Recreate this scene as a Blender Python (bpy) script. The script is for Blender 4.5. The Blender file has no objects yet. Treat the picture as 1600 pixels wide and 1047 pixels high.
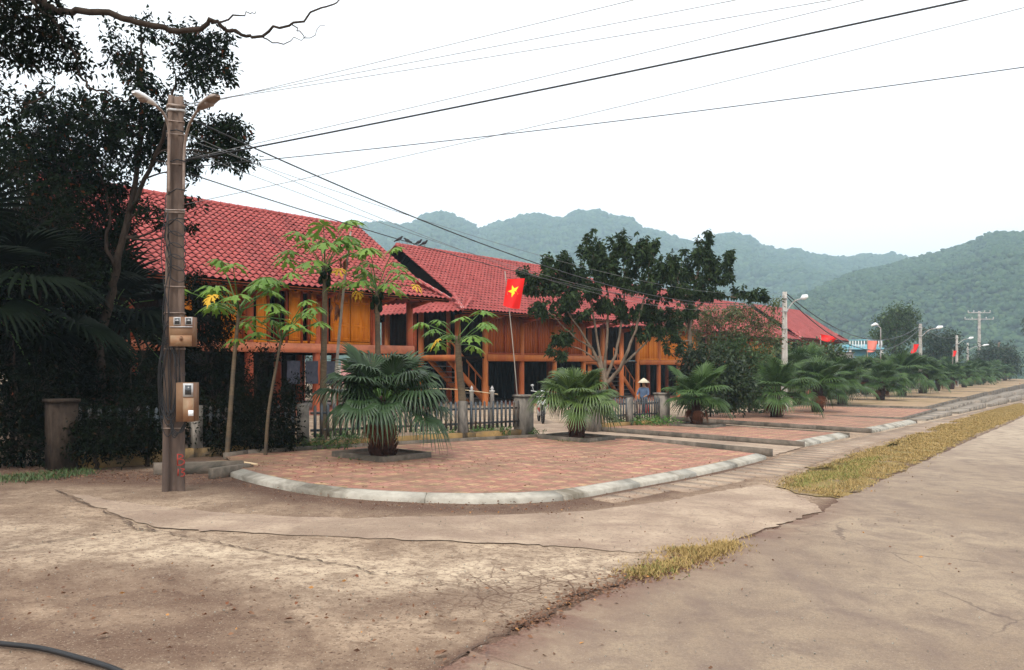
import bpy, math, random
import numpy as np
from mathutils import Vector, Matrix
R = math.radians
rng = np.random.default_rng(7)
random.seed(7)
sc = bpy.context.scene
COL = sc.collection

# ------------------------------------------------------------------ camera, sky, sun, exposure
EYE = 1.65; F = 1280.0; HZ = 570.0
GA, GB = -0.027, -0.0047
cd = bpy.data.cameras.new('camera'); cam = bpy.data.objects.new('camera', cd); COL.objects.link(cam)
cam.location = (0, 0, EYE); cam.rotation_euler = (R(90), 0, 0)
cd.sensor_width = 36; cd.lens = 36 * F / 1600; cd.shift_y = (HZ - 523.5) / 1600
cd.clip_start = 0.05; cd.clip_end = 9000
sc.camera = cam
SUN_EL, SUN_AZ = 52, 200          # azimuth clockwise from +Y
w = bpy.data.worlds.new('World'); sc.world = w; w.use_nodes = True
nt = w.node_tree; nt.nodes.clear()
sky = nt.nodes.new('ShaderNodeTexSky'); sky.sky_type = 'NISHITA'; sky.sun_disc = False
sky.sun_elevation = R(SUN_EL); sky.sun_rotation = R(SUN_AZ)
sky.air_density = 1.0; sky.dust_density = 6.0; sky.ozone_density = 1.0
hs = nt.nodes.new('ShaderNodeHueSaturation'); hs.inputs['Saturation'].default_value = 0.12; hs.inputs['Value'].default_value = 1.0
mx = nt.nodes.new('ShaderNodeMix'); mx.data_type = 'RGBA'; mx.inputs[0].default_value = 0.72
mx.inputs[7].default_value = (8.3, 8.35, 8.4, 1)
bg = nt.nodes.new('ShaderNodeBackground'); bg.inputs[1].default_value = 0.15
wo = nt.nodes.new('ShaderNodeOutputWorld')
nt.links.new(sky.outputs[0], hs.inputs['Color']); nt.links.new(hs.outputs[0], mx.inputs[6])
nt.links.new(mx.outputs[2], bg.inputs[0]); nt.links.new(bg.outputs[0], wo.inputs[0])
sl = bpy.data.lights.new('sun', 'SUN'); sl.energy = 1.5; sl.angle = R(14); sl.color = (1, .95, .87)
so = bpy.data.objects.new('sun', sl); COL.objects.link(so)
az, el = R(SUN_AZ), R(SUN_EL)
sd = Vector((math.sin(az) * math.cos(el), math.cos(az) * math.cos(el), math.sin(el)))
so.rotation_euler = sd.to_track_quat('Z', 'Y').to_euler()
sc.view_settings.view_transform = 'Standard'; sc.view_settings.look = 'None'
sc.view_settings.gamma = 1; sc.view_settings.use_curve_mapping = False
sc.view_settings.exposure = 0.64
sc.cycles.volume_bounces = 1; sc.cycles.max_bounces = 6; sc.cycles.volume_step_rate = 4

# ------------------------------------------------------------------ placing: photo position -> place in the world
def gz(x, y):
    x = np.clip(x, -120, 190); y = np.clip(y, -50, 300)
    return GA * x + GB * y
def U(px, py, dz=0.0):
    s = (px - 800) / F
    Y = F * (EYE - dz) / (py - HZ + F * (GA * s + GB))
    return (s * Y, Y, GA * s * Y + GB * Y + dz)
def P(px, py, Y):
    return ((px - 800) / F * Y, Y, EYE + (HZ - py) * Y / F)
def G(x, y, dz=0.0):
    return (x, y, float(gz(x, y)) + dz)

# ------------------------------------------------------------------ materials
def _n(nt, t, **k):
    n = nt.nodes.new(t)
    for a, b in k.items():
        if isinstance(a, str) and hasattr(n, a): setattr(n, a, b)
    return n
class M:
    """small node writer"""
    def __init__(s, name, rough=0.8, spec=0.3):
        s.m = bpy.data.materials.new(name); s.m.use_nodes = True
        s.t = s.m.node_tree; s.b = s.t.nodes['Principled BSDF']
        s.b.inputs['Roughness'].default_value = rough
        s.b.inputs['Specular IOR Level'].default_value = spec
        s.out = s.t.nodes['Material Output']
    def L(s, a, b): s.t.links.new(a, b)
    def pos(s, obj=False):
        if obj: return _n(s.t, 'ShaderNodeTexCoord').outputs['Object']
        return _n(s.t, 'ShaderNodeNewGeometry').outputs['Position']
    def mapping(s, v, scale=(1, 1, 1), rot=(0, 0, 0), loc=(0, 0, 0)):
        n = _n(s.t, 'ShaderNodeMapping'); n.inputs['Scale'].default_value = scale
        n.inputs['Rotation'].default_value = rot; n.inputs['Location'].default_value = loc
        s.L(v, n.inputs[0]); return n.outputs[0]
    def noise(s, v, scale, detail=4, rough=.55, dist=0, col=False):
        n = _n(s.t, 'ShaderNodeTexNoise'); n.inputs['Scale'].default_value = scale
        n.inputs['Detail'].default_value = detail; n.inputs['Roughness'].default_value = rough
        n.inputs['Distortion'].default_value = dist; s.L(v, n.inputs['Vector'])
        return n.outputs['Color' if col else 'Fac']
    def vor(s, v, scale, feature='F1', out='Distance', rnd=1.0):
        n = _n(s.t, 'ShaderNodeTexVoronoi'); n.feature = feature; n.inputs['Scale'].default_value = scale
        n.inputs['Randomness'].default_value = rnd; s.L(v, n.inputs['Vector']); return n.outputs[out]
    def ramp(s, f, a, b, c0=(0, 0, 0, 1), c1=(1, 1, 1, 1)):
        n = _n(s.t, 'ShaderNodeMapRange'); n.inputs[1].default_value = a; n.inputs[2].default_value = b
        s.L(f, n.inputs[0]); return n.outputs[0]
    def mix(s, f, a, b, mode='MIX'):
        n = _n(s.t, 'ShaderNodeMix'); n.data_type = 'RGBA'; n.blend_type = mode
        for k, q in ((0, f), (6, a), (7, b)):
            if isinstance(q, (int, float)): n.inputs[k].default_value = q
            elif isinstance(q, tuple): n.inputs[k].default_value = tuple(q) + (1,) * (4 - len(q))
            else: s.L(q, n.inputs[k])
        return n.outputs[2]
    def math(s, op, a, b=None):
        n = _n(s.t, 'ShaderNodeMath'); n.operation = op
        for k, q in ((0, a), (1, b)):
            if q is None: continue
            if isinstance(q, (int, float)): n.inputs[k].default_value = q
            else: s.L(q, n.inputs[k])
        return n.outputs[0]
    def attr(s, name):
        n = _n(s.t, 'ShaderNodeAttribute'); n.attribute_name = name; return n.outputs['Fac']
    def island(s): return _n(s.t, 'ShaderNodeNewGeometry').outputs['Random Per Island']
    def objrand(s): return _n(s.t, 'ShaderNodeObjectInfo').outputs['Random']
    def col(s, c):
        if isinstance(c, tuple): s.b.inputs['Base Color'].default_value = tuple(c) + (1,)
        else: s.L(c, s.b.inputs['Base Color'])
        return s
    def bump(s, h, strength=.4, dist=.02):
        n = _n(s.t, 'ShaderNodeBump'); n.inputs['Strength'].default_value = strength
        n.inputs['Distance'].default_value = dist; s.L(h, n.inputs['Height']); s.L(n.outputs[0], s.b.inputs['Normal'])
        return s
    def rough(s, f): s.L(f, s.b.inputs['Roughness']); return s

MAT = {}
def stained(name, c1, c2, scale=6, rough=.8, bump=.3, c3=None, s3=1.3, spec=.3, stretch=(1, 1, 1), obj=False):
    m = M(name, rough, spec); v = m.mapping(m.pos(obj), stretch)
    n = m.noise(v, scale, 6, .62); c = m.mix(m.ramp(n, .3, .7), c1, c2)
    if c3: c = m.mix(m.ramp(m.noise(v, s3, 5, .65, .6), .48, .66), c, c3)
    m.col(c).bump(m.noise(v, scale * 5, 5, .6), bump, .01); MAT[name] = m.m; return m.m
def leafy(name, ca, cb, cc=None, trans=.25, rough=.5, spec=.35):
    m = M(name, rough, spec); r = m.island()
    c = m.mix(m.ramp(r, 0, 1), ca, cb)
    c = m.mix(m.ramp(m.noise(m.pos(), 1.6, 3), .35, .65), c, m.mix(.5, c, cb, 'MIX'))
    if cc: c = m.mix(m.math('GREATER_THAN', r, .975), c, cc)
    m.col(c)
    tr = _n(m.t, 'ShaderNodeBsdfTranslucent'); m.L(c, tr.inputs[0])
    ms = _n(m.t, 'ShaderNodeMixShader'); ms.inputs[0].default_value = trans
    m.L(m.b.outputs[0], ms.inputs[1]); m.L(tr.outputs[0], ms.inputs[2]); m.L(ms.outputs[0], m.out.inputs[0])
    MAT[name] = m.m; return m.m

stained('concrete_pole', (.085, .058, .046), (.19, .135, .105), 5, .9, .5, (.07, .05, .042), 1.6, stretch=(1, 1, .35))
stained('concrete_far', (.34, .31, .28), (.5, .47, .43), 5, .9, .3, (.22, .2, .18), 1.2)
stained('kerb_concrete', (.29, .265, .22), (.42, .385, .325), 7, .85, .5, (.14, .12, .09), 1.1)
stained('step_concrete', (.20, .165, .13), (.32, .27, .22), 4, .9, .4, (.1, .08, .06), 1.2)
stained('old_concrete', (.085, .068, .052), (.18, .145, .115), 6, .9, .5, (.05, .045, .035), 1.5)
stained('pillar_concrete', (.10, .09, .075), (.30, .26, .22), 4, .9, .5, (.04, .038, .035), 1.8, stretch=(1, 1, .5))
stained('ochre_wall', (.20, .12, .045), (.32, .20, .075), 3, .9, .3, (.08, .06, .04), 1.3)
stained('fence_metal', (.035, .044, .052), (.065, .078, .09), 8, .5, .1, (.10, .07, .05), 3, spec=.4)
stained('column_wood', (.40, .085, .035), (.52, .13, .05), 9, .5, .15, (.28, .06, .03), 1.4, spec=.12, stretch=(1, 1, .2), obj=True)
stained('column_orange', (.38, .11, .028), (.48, .155, .042), 9, .5, .15, (.36, .09, .03), 1.4, spec=.12, stretch=(1, 1, .2), obj=True)
stained('beam_pink', (.56, .17, .085), (.64, .22, .11), 5, .6, .15, (.4, .12, .06), 1.4, spec=.3, obj=True)
stained('panel_orange', (.66, .19, .010), (.78, .27, .022), 6, .45, .15, (.55, .13, .01), 1.2, spec=.12, stretch=(3, 3, .3), obj=True)
stained('board_red', (.26, .052, .010), (.38, .09, .016), 6, .5, .2, (.16, .03, .01), 1.2, spec=.12, stretch=(4, 4, .25), obj=True)
stained('frame_wood', (.26, .045, .015), (.36, .075, .025), 8, .5, .2, spec=.12)
stained('shade_wood', (.010, .006, .004), (.022, .011, .007), 6, 1, .2, spec=.02)  # near-black: shade under roofs, floors and indoors is put into the colour
stained('tile_floor', (.22, .07, .045), (.3, .1, .06), 6, .5, .1)
stained('bark', (.11, .075, .05), (.22, .165, .12), 14, .9, .6, (.06, .045, .03), 3, stretch=(1, 1, .4))
stained('bark_grey', (.20, .16, .12), (.36, .29, .22), 14, .9, .5, (.1, .075, .05), 3, stretch=(1, 1, .4))
stained('bark_dark', (.02, .014, .011), (.055, .04, .03), 14, .9, .6, spec=.1, stretch=(1, 1, .4))
stained('papaya_bark', (.07, .048, .028), (.14, .10, .06), 18, .9, .5, (.07, .055, .04), 2, stretch=(.6, .6, 2))
stained('palm_bark', (.02, .009, .007), (.06, .024, .016), 22, .95, .9)
stained('bamboo', (.42, .3, .17), (.6, .45, .28), 6, .6, .2)
stained('grey_stick', (.2, .17, .14), (.36, .31, .26), 6, .8, .3)
stained('wire_grey', (.12, .12, .125), (.2, .2, .2), 6, .6, .0)
stained('rubber', (.008, .008, .009), (.02, .02, .022), 6, .45, .05)
stained('metal_grey', (.34, .34, .34), (.5, .5, .5), 10, .4, .1, (.22, .13, .08), 4, spec=.6)
stained('metal_rust', (.16, .10, .07), (.32, .26, .22), 10, .6, .2)
stained('lamp_white', (.75, .76, .78), (.82, .82, .82), 3, .3, .02)
stained('meter_plastic', (.22, .15, .09), (.31, .22, .135), 4, .5, .1, (.24, .11, .05), 2.6)
stained('meter_dark', (.14, .075, .04), (.22, .125, .065), 4, .5, .1, (.14, .06, .03), 2.6)
stained('meter_glass', (.02, .024, .028), (.05, .055, .06), 4, .1, .0, spec=.7)
stained('white_paint', (.7, .7, .7), (.8, .8, .8), 4, .5, .05)
stained('red_paint', (.22, .02, .014), (.32, .04, .025), 4, .6, .05)
stained('black_paint', (.02, .018, .02), (.05, .04, .045), 4, .5, .05)
stained('mortar_white', (.5, .48, .46), (.68, .66, .64), 9, .8, .3)
stained('blue_paint', (.12, .34, .42), (.18, .42, .5), 2, .7, .1, (.3, .38, .4), 1)
stained('grey_wall', (.19, .165, .15), (.33, .29, .27), 1.2, .9, .2, (.12, .1, .09), .7)
stained('sheet_roof', (.25, .24, .23), (.36, .35, .34), 3, .7, .1)
stained('cloth_blue', (.06, .10, .18), (.12, .17, .27), 8, .9, .2)
stained('cloth_dark', (.03, .035, .05), (.06, .06, .08), 8, .9, .2)
stained('cloth_pink', (.5, .22, .22), (.62, .34, .32), 8, .9, .2)
stained('skin', (.32, .17, .1), (.38, .21, .13), 8, .6, .05)
stained('straw', (.6, .52, .38), (.7, .62, .48), 30, .8, .3)
stained('bird_feather', (.012, .012, .015), (.03, .03, .035), 20, .6, .2)
stained('soil', (.06, .035, .022), (.14, .085, .055), 14, .95, .7)
stained('crack_dirt', (.055, .035, .025), (.13, .08, .055), 12, .95, .6)
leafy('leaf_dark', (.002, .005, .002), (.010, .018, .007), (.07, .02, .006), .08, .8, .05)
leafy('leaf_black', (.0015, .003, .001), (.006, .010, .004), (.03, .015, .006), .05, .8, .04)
leafy('leaf_tree', (.008, .018, .007), (.042, .066, .024), None, .12, .7, .1)
leafy('leaf_mid', (.02, .05, .014), (.08, .13, .04), (.16, .08, .02), .2)
leafy('leaf_brown', (.035, .055, .014), (.10, .12, .035), (.18, .08, .03), .2)
leafy('leaf_far', (.014, .034, .007), (.055, .09, .02), None, .15)
leafy('leaf_far_dark', (.007, .017, .005), (.026, .045, .012), None, .15)
leafy('leaf_papaya', (.06, .14, .015), (.17, .28, .04), None, .3, .5)
leafy('leaf_yellow', (.55, .30, .02), (.68, .42, .03), None, .3, .6)
leafy('leaf_dry', (.10, .035, .015), (.2, .07, .03), None, .1, .8)
leafy('palm_leaf', (.012, .034, .007), (.062, .112, .026), None, .15, .45, .3)
leafy('palm_leaf_light', (.025, .055, .010), (.10, .155, .036), None, .22, .4, .5)
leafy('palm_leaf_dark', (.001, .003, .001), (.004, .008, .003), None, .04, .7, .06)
leafy('plant_green', (.03, .09, .015), (.10, .2, .04), None, .25)
leafy('grass_green', (.10, .13, .03), (.26, .24, .06), (.4, .3, .12), .2, .7)
leafy('grass_dry', (.16, .11, .035), (.42, .29, .11), (.08, .12, .03), .2, .8)
leafy('litter', (.07, .032, .02), (.22, .11, .06), (.42, .2, .06), .1, .8)

def flat(name, c, rough=.6): 
    m = M(name, rough).col(c); v = m.pos(True)
    m.bump(m.noise(v, 20, 3), .1, .01); MAT[name] = m.m
flat('flag_red', (.72, .008, .006)); flat('flag_yellow', (.85, .62, .02)); flat('flag_faded', (.72, .2, .15)); flat('plastic_red', (.5, .02, .02), .3)

# roof tiles
leafy('palm_leaf_deep', (.005, .015, .005), (.034, .066, .022), None, .12, .42, .35)
m = M('roof_tile', .6, .3); v = m.pos(True)
n = m.noise(v, 1.1, 5, .6); n2 = m.noise(v, 9, 4, .6)
c = m.mix(m.ramp(n, .35, .65), (.29, .046, .040), (.35, .066, .056))
c = m.mix(m.ramp(n2, .5, .75), c, (.26, .045, .042))
c = m.mix(m.math('MULTIPLY', m.island(), .3), c, (.46, .13, .12))
c = m.mix(m.math('MULTIPLY', m.ramp(m.noise(m.mapping(v, (1, .35, .35)), 1.1, 7, .7, .6), .5, .68), .6), c, (.15, .035, .03))
m.col(c).bump(n2, .15, .01); MAT['roof_tile'] = m.m

# ground : cracked concrete yard mixed with earth
m = M('ground_earth', .95, .12); v = m.pos()
big = m.noise(v, .28, 5, .6, .4); mid = m.noise(v, 1.3, 8, .68, .5); fine = m.noise(v, 14, 8, .7)
tiny = m.noise(v, 70, 4, .7)
c = m.mix(m.ramp(mid, .40, .58), (.30, .212, .145), (.135, .086, .06))
c = m.mix(m.ramp(big, .42, .6), c, m.mix(m.ramp(mid, .4, .62), (.40, .30, .21), (.23, .162, .112)))
dirt = m.attr('dirt'); light = m.attr('light')
d2 = m.math('MULTIPLY', dirt, m.ramp(m.noise(v, 2.6, 8, .7, .6), .05, .45))
c = m.mix(m.math('MULTIPLY', light, m.ramp(mid, .75, .35)), c, (.50, .395, .285))
c = m.mix(d2, c, (.085, .045, .032))
c = m.mix(m.math('MULTIPLY', m.ramp(m.noise(v, 5, 9, .75, .3), .48, .60), .6), c, (.135, .088, .062))
c = m.mix(m.math('MULTIPLY', m.ramp(fine, .50, .66), .75), c, (.12, .075, .052))
c = m.mix(m.math('MULTIPLY', m.ramp(tiny, .58, .68), .6), c, (.50, .42, .31))
c = m.mix(m.math('MULTIPLY', m.ramp(m.noise(v, 40, 3), .60, .67), .85), c, (.07, .04, .03))
wv = m.mix(.16, v, m.noise(v, 2.2, 5, .6, 0, True), 'ADD')
ck = m.vor(wv, 2.6, 'DISTANCE_TO_EDGE'); ck2 = m.vor(wv, 6.5, 'DISTANCE_TO_EDGE')
crk = m.math('MULTIPLY', m.math('MAXIMUM', m.ramp(ck, .022, .004), m.math('MULTIPLY', m.ramp(ck2, .05, .01), .7)), m.attr('crack'))
c = m.mix(m.math('MULTIPLY', crk, .85), c, (.085, .045, .03))
h = m.math('SUBTRACT', m.math('ADD', m.math('MULTIPLY', mid, .6), m.math('ADD', m.math('MULTIPLY', fine, .5), m.math('MULTIPLY', tiny, .25))), crk)
m.col(c).bump(h, .55, .025); MAT['ground_earth'] = m.m

m = M('asphalt_dusty', .85, .3); v = m.pos()
big = m.noise(v, .35, 5, .6, .3); mid = m.noise(v, 2.2, 8, .7, .4); fine = m.noise(v, 45, 6, .75)
c = m.mix(m.ramp(big, .36, .64), (.225, .162, .110), (.315, .238, .162))
c = m.mix(m.ramp(mid, .42, .72), c, (.145, .10, .077))
c = m.mix(m.math('MULTIPLY', m.ramp(fine, .46, .64), .5), c, (.10, .072, .058))
c = m.mix(m.math('MULTIPLY', m.ramp(m.noise(v, 110, 3, .6), .58, .7), .4), c, (.5, .42, .33))
dr = m.math('MULTIPLY', m.attr('dirt'), m.ramp(mid, .28, .5))
c = m.mix(dr, c, m.mix(m.ramp(fine, .4, .6), (.10, .05, .035), (.20, .11, .078)))
c = m.mix(m.math('MULTIPLY', m.attr('light'), m.ramp(mid, .7, .3)), c, (.45, .365, .27))
c = m.mix(m.math('MULTIPLY', m.ramp(m.noise(m.mapping(v, (1.0, .16, 1), (0, 0, R(-35.5))), 1.1, 6, .7), .54, .66), .45), c, (.145, .10, .08))
wv = m.mix(.3, v, m.noise(v, 1.2, 5, .6, 0, True), 'ADD')
cr = m.math('MULTIPLY', m.ramp(m.vor(wv, .55, 'DISTANCE_TO_EDGE'), .006, .001), m.ramp(m.noise(v, .4, 3), .5, .6))
c = m.mix(m.math('MULTIPLY', cr, .7), c, (.09, .06, .05))
m.col(c).bump(m.math('ADD', fine, m.math('MULTIPLY', m.noise(v, 160, 3), .5)), .5, .008); MAT['asphalt'] = m.m

m = M('path_concrete', .88, .25); v = m.pos()
mid = m.noise(v, 1.5, 7, .65, .5); fine = m.noise(v, 22, 6, .7)
c = m.mix(m.ramp(mid, .34, .62), (.40, .305, .22), (.26, .185, .135))
c = m.mix(m.math('MULTIPLY', m.ramp(m.noise(v, .5, 6, .7, 1), .45, .62), .75), c, (.20, .14, .10))
c = m.mix(m.math('MULTIPLY', m.ramp(fine, .50, .66), .7), c, (.17, .11, .08))
c = m.mix(m.math('MULTIPLY', m.ramp(m.noise(m.mapping(v, (.25, 1.6, 1), (0, 0, R(8))), 1.4, 7, .7), .52, .66), .6), c, (.20, .135, .10))
c = m.mix(m.math('MULTIPLY', m.ramp(m.noise(v, 80, 4, .7), .58, .66), .5), c, (.5, .42, .32))
c = m.mix(m.math('MULTIPLY', m.attr('dirt'), m.ramp(mid, .2, .55)), c, (.2, .115, .08))
m.col(c).bump(fine, .3, .01); MAT['path'] = m.m

# interlocking pavers : red field with yellowish hexagons
m = M('pavers', .85, .25); v = m.mapping(m.pos(), (1, 1, 1), (0, 0, R(35)))
w1 = m.mapping(v, (4.2, 4.2, 0)); 
br = _n(m.t, 'ShaderNodeTexBrick'); m.L(w1, br.inputs['Vector'])
br.inputs['Scale'].default_value = 1; br.offset = .5; br.inputs['Brick Width'].default_value = 1.0; br.inputs['Row Height'].default_value = .5
br.inputs['Mortar Size'].default_value = .035; br.inputs['Mortar Smooth'].default_value = .3
ck = _n(m.t, 'ShaderNodeTexVoronoi'); ck.inputs['Scale'].default_value = 1; ck.inputs['Randomness'].default_value = .12
m.L(m.mapping(w1, (.68, .68, 0), (0, 0, R(0)), (.25, .25, 0)), ck.inputs['Vector'])
yel = m.ramp(ck.outputs['Distance'], .36, .26)
mid = m.noise(v, 1.4, 7, .65, .5); fine = m.noise(v, 18, 6, .7)
c = m.mix(m.ramp(mid, .3, .7), (.33, .125, .088), (.43, .215, .16))
c = m.mix(m.math('MULTIPLY', yel, m.ramp(m.noise(v, 3, 3), .25, .6)), c, (.48, .32, .17))
c = m.mix(m.math('MULTIPLY', br.outputs['Fac'], .75), c, (.13, .08, .05))
c = m.mix(m.math('MULTIPLY', m.ramp(m.noise(v, .8, 7, .7, .8), .46, .62), .6), c, (.17, .115, .075))
c = m.mix(m.math('MULTIPLY', m.ramp(m.noise(v, 2.1, 8, .75, .4), .44, .6), .55), c, (.15, .095, .06))
c = m.mix(m.math('MULTIPLY', m.ramp(m.noise(v, 6, 6, .75), .56, .66), .8), c, (.10, .075, .035))
c = m.mix(m.math('MULTIPLY', m.ramp(fine, .54, .66), .7), c, (.12, .08, .05))
c = m.mix(m.math('MULTIPLY', m.attr('dirt'), m.ramp(mid, .3, .6)), c, (.11, .075, .04))
m.col(c).bump(m.math('SUBTRACT', m.math('MULTIPLY', fine, .4), br.outputs['Fac']), .4, .012); MAT['pavers'] = m.m

m = M('dry_turf', .95, .1); v = m.pos()
mid = m.noise(v, 1.0, 7, .7, .5); fine = m.noise(v, 30, 6, .75)
c = m.mix(m.ramp(mid, .35, .62), (.27, .18, .065), (.15, .12, .04))
c = m.mix(m.ramp(fine, .4, .68), c, (.30, .22, .10))
c = m.mix(m.ramp(m.noise(v, 2.3, 7, .7, .6), .50, .60), c, (.24, .175, .12))
m.col(c).bump(fine, .8, .03); MAT['turf'] = m.m

stained('dusty_turf', (.24, .15, .085), (.33, .235, .14), 1.2, .95, .4, (.17, .12, .05), .6)
m = M('forest_hill', .95, .05); v = m.pos()
a = m.noise(v, .006, 4, .6, .3); b_ = m.noise(v, .05, 6, .7, .4); f_ = m.vor(v, .11)
c = m.mix(m.ramp(a, .4, .6), (.028, .062, .022), (.055, .10, .036))
c = m.mix(m.ramp(b_, .45, .62), c, (.014, .034, .016))
c = m.mix(m.math('MULTIPLY', m.ramp(m.vor(v, .09, 'F1', 'Color'), .55, .9), .55), c, (.075, .10, .05))
c = m.mix(m.ramp(f_, .45, .85), c, (.018, .035, .018))
m.col(c).bump(m.math('SUBTRACT', 1.0, f_), 1.0, 5.0); MAT['forest'] = m.m
m = M('forest_crown', .95, .05)
r = m.island(); c = m.mix(m.ramp(r, 0, 1), (.022, .05, .018), (.065, .105, .038))
c = m.mix(m.ramp(m.noise(m.pos(), .3, 4, .7), .45, .65), c, (.014, .03, .015)); m.col(c); MAT['forest_crown'] = m.m

# ------------------------------------------------------------------ mesh building
class MB:
    def __init__(s): s.V = []; s.F = {3: [], 4: []}; s.n = 0; s.big = []; s.smooth = False
    def add(s, V, Fs):
        V = np.asarray(V, float).reshape(-1, 3); s.V.append(V)
        if isinstance(Fs, np.ndarray): s.F[Fs.shape[1]].append(Fs + s.n)
        else:
            for f in Fs:
                if len(f) in (3, 4): s.F[len(f)].append(np.array([f]) + s.n)
                else: s.big.append([i + s.n for i in f])
        s.n += len(V); return s
    def box(s, c, d, rz=0, M4=None):
        x, y, z = [q / 2 for q in d]
        V = np.array([(-x, -y, -z), (x, -y, -z), (x, y, -z), (-x, y, -z), (-x, -y, z), (x, -y, z), (x, y, z), (-x, y, z)])
        if rz:
            cs, sn = math.cos(rz), math.sin(rz); V = V @ np.array([[cs, sn, 0], [-sn, cs, 0], [0, 0, 1]])
        V = V + np.array(c)
        return s.add(V, np.array([(3, 2, 1, 0), (4, 5, 6, 7), (0, 1, 5, 4), (1, 2, 6, 5), (2, 3, 7, 6), (3, 0, 4, 7)]))
    def bar(s, a, b, wd, ht, up=(0, 0, 1)):
        a, b = np.array(a, float), np.array(b, float); d = b - a; L = np.linalg.norm(d); d /= L
        upv = np.array(up, float); sx = np.cross(d, upv); sx /= np.linalg.norm(sx); uz = np.cross(sx, d)
        V = []
        for p in (a, b):
            for i, j in ((-1, -1), (1, -1), (1, 1), (-1, 1)): V.append(p + sx * wd / 2 * i + uz * ht / 2 * j)
        return s.add(V, np.array([(0, 1, 2, 3), (7, 6, 5, 4), (0, 4, 5, 1), (1, 5, 6, 2), (2, 6, 7, 3), (3, 7, 4, 0)]))
    def tube(s, pts, rad, n=8, cap=True):
        pts = np.array(pts, float); m_ = len(pts)
        rad = np.full(m_, rad) if np.isscalar(rad) else np.array(rad, float)
        T = np.gradient(pts, axis=0); T /= np.linalg.norm(T, axis=1)[:, None] + 1e-9
        ref = np.array([0, 0, 1.]) if abs(T[0][2]) < .9 else np.array([1., 0, 0])
        A = np.cross(T[0], ref); A /= np.linalg.norm(A); rings = []
        for i in range(m_):
            A = A - T[i] * (A @ T[i]); A /= np.linalg.norm(A) + 1e-9; B = np.cross(T[i], A)
            an = np.arange(n) * 2 * math.pi / n
            rings.append(pts[i] + rad[i] * (np.cos(an)[:, None] * A + np.sin(an)[:, None] * B))
        V = np.concatenate(rings); Fq = []
        i = np.arange(m_ - 1)[:, None] * n; j = np.arange(n)[None, :]; k = (j + 1) % n
        Fq = np.stack([i + j, i + k, i + n + k, i + n + j], -1).reshape(-1, 4)
        s.add(V, Fq)
        if cap and n > 2:
            s.big.append([s.n - len(V) + q for q in range(n)][::-1]); s.big.append([s.n - n + q for q in range(n)])
        return s
    def lathe(s, prof, c=(0, 0, 0), n=12):
        pts = [(c[0], c[1], c[2] + z) for r, z in prof]
        V = []; an = np.arange(n) * 2 * math.pi / n
        for r, z in prof: V.append(np.stack([c[0] + r * np.cos(an), c[1] + r * np.sin(an), np.full(n, c[2] + z)], -1))
        V = np.concatenate(V); m_ = len(prof)
        i = np.arange(m_ - 1)[:, None] * n; j = np.arange(n)[None, :]; k = (j + 1) % n
        return s.add(V, np.stack([i + j, i + k, i + n + k, i + n + j], -1).reshape(-1, 4))
    def prism(s, poly, z0, z1, slope=None):
        """vertical prism over a ground polygon; z0,z1 offsets above the ground"""
        n = len(poly); V = [G(x, y, z0) for x, y in poly] + [G(x, y, z1) for x, y in poly]
        s.add(V, [(i, (i + 1) % n, n + (i + 1) % n, n + i) for i in range(n)]); o = s.n - 2 * n
        s.big.append([o + n + i for i in range(n)]); return s
    def mesh(s, name, attrs=None):
        me = bpy.data.meshes.new(name)
        V = np.concatenate(s.V) if s.V else np.zeros((0, 3))
        idx = []; tot = []
        for k in (3, 4):
            if s.F[k]:
                f = np.concatenate(s.F[k]); idx.append(f.ravel()); tot.append(np.full(len(f), k))
        for f in s.big: idx.append(np.array(f)); tot.append(np.array([len(f)]))
        idx = np.concatenate(idx); tot = np.concatenate(tot)
        me.vertices.add(len(V)); me.vertices.foreach_set('co', V.ravel())
        me.loops.add(len(idx)); me.loops.foreach_set('vertex_index', idx.astype(np.int32))
        me.polygons.add(len(tot)); st = np.concatenate([[0], np.cumsum(tot)[:-1]])
        me.polygons.foreach_set('loop_start', st.astype(np.int32)); me.polygons.foreach_set('loop_total', tot.astype(np.int32))
        if s.smooth: me.polygons.foreach_set('use_smooth', np.ones(len(tot), bool))
        me.update(calc_edges=True)
        for k, a in (attrs or {}).items():
            at = me.attributes.new(k, 'FLOAT', 'POINT'); at.data.foreach_set('value', np.asarray(a, np.float32))
        return me
def put(name, mb, mat, parent=None, world=False, attrs=None, smooth=False):
    mb.smooth = smooth
    if world and parent is not None: mb.V = [np.concatenate(mb.V) - np.array(parent.location)]
    me = mb.mesh(name, attrs); me.materials.append(MAT[mat] if isinstance(mat, str) else mat)
    o = bpy.data.objects.new(name, me); COL.objects.link(o)
    if parent is not None: o.parent = parent
    return o
def thing(name, label, cat, loc=(0, 0, 0), rz=0, group=None):
    o = bpy.data.objects.new(name, None); COL.objects.link(o); o.empty_display_size = .3
    o.location = loc; o.rotation_euler = (0, 0, rz); return tag(o, label, cat, group)
def tag(o, label, cat, group=None):
    o['label'] = label; o['category'] = cat
    if group: o['group'] = group
    return o
def struct(o, kind='structure'): o['kind'] = kind; return o
def dup(root, loc, rz=0, label=None, scale=1.0):
    r = root.copy(); COL.objects.link(r); r.location = loc; r.rotation_euler = (0, 0, rz); r.scale = (scale,) * 3
    if label: r['label'] = label
    for ch in list(root.children):
        c = ch.copy(); COL.objects.link(c); c.parent = r
        for g in list(ch.children):
            d = g.copy(); COL.objects.link(d); d.parent = c
    return r
def unit(v): return v / (np.linalg.norm(v, axis=-1, keepdims=True) + 1e-9)
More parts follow.
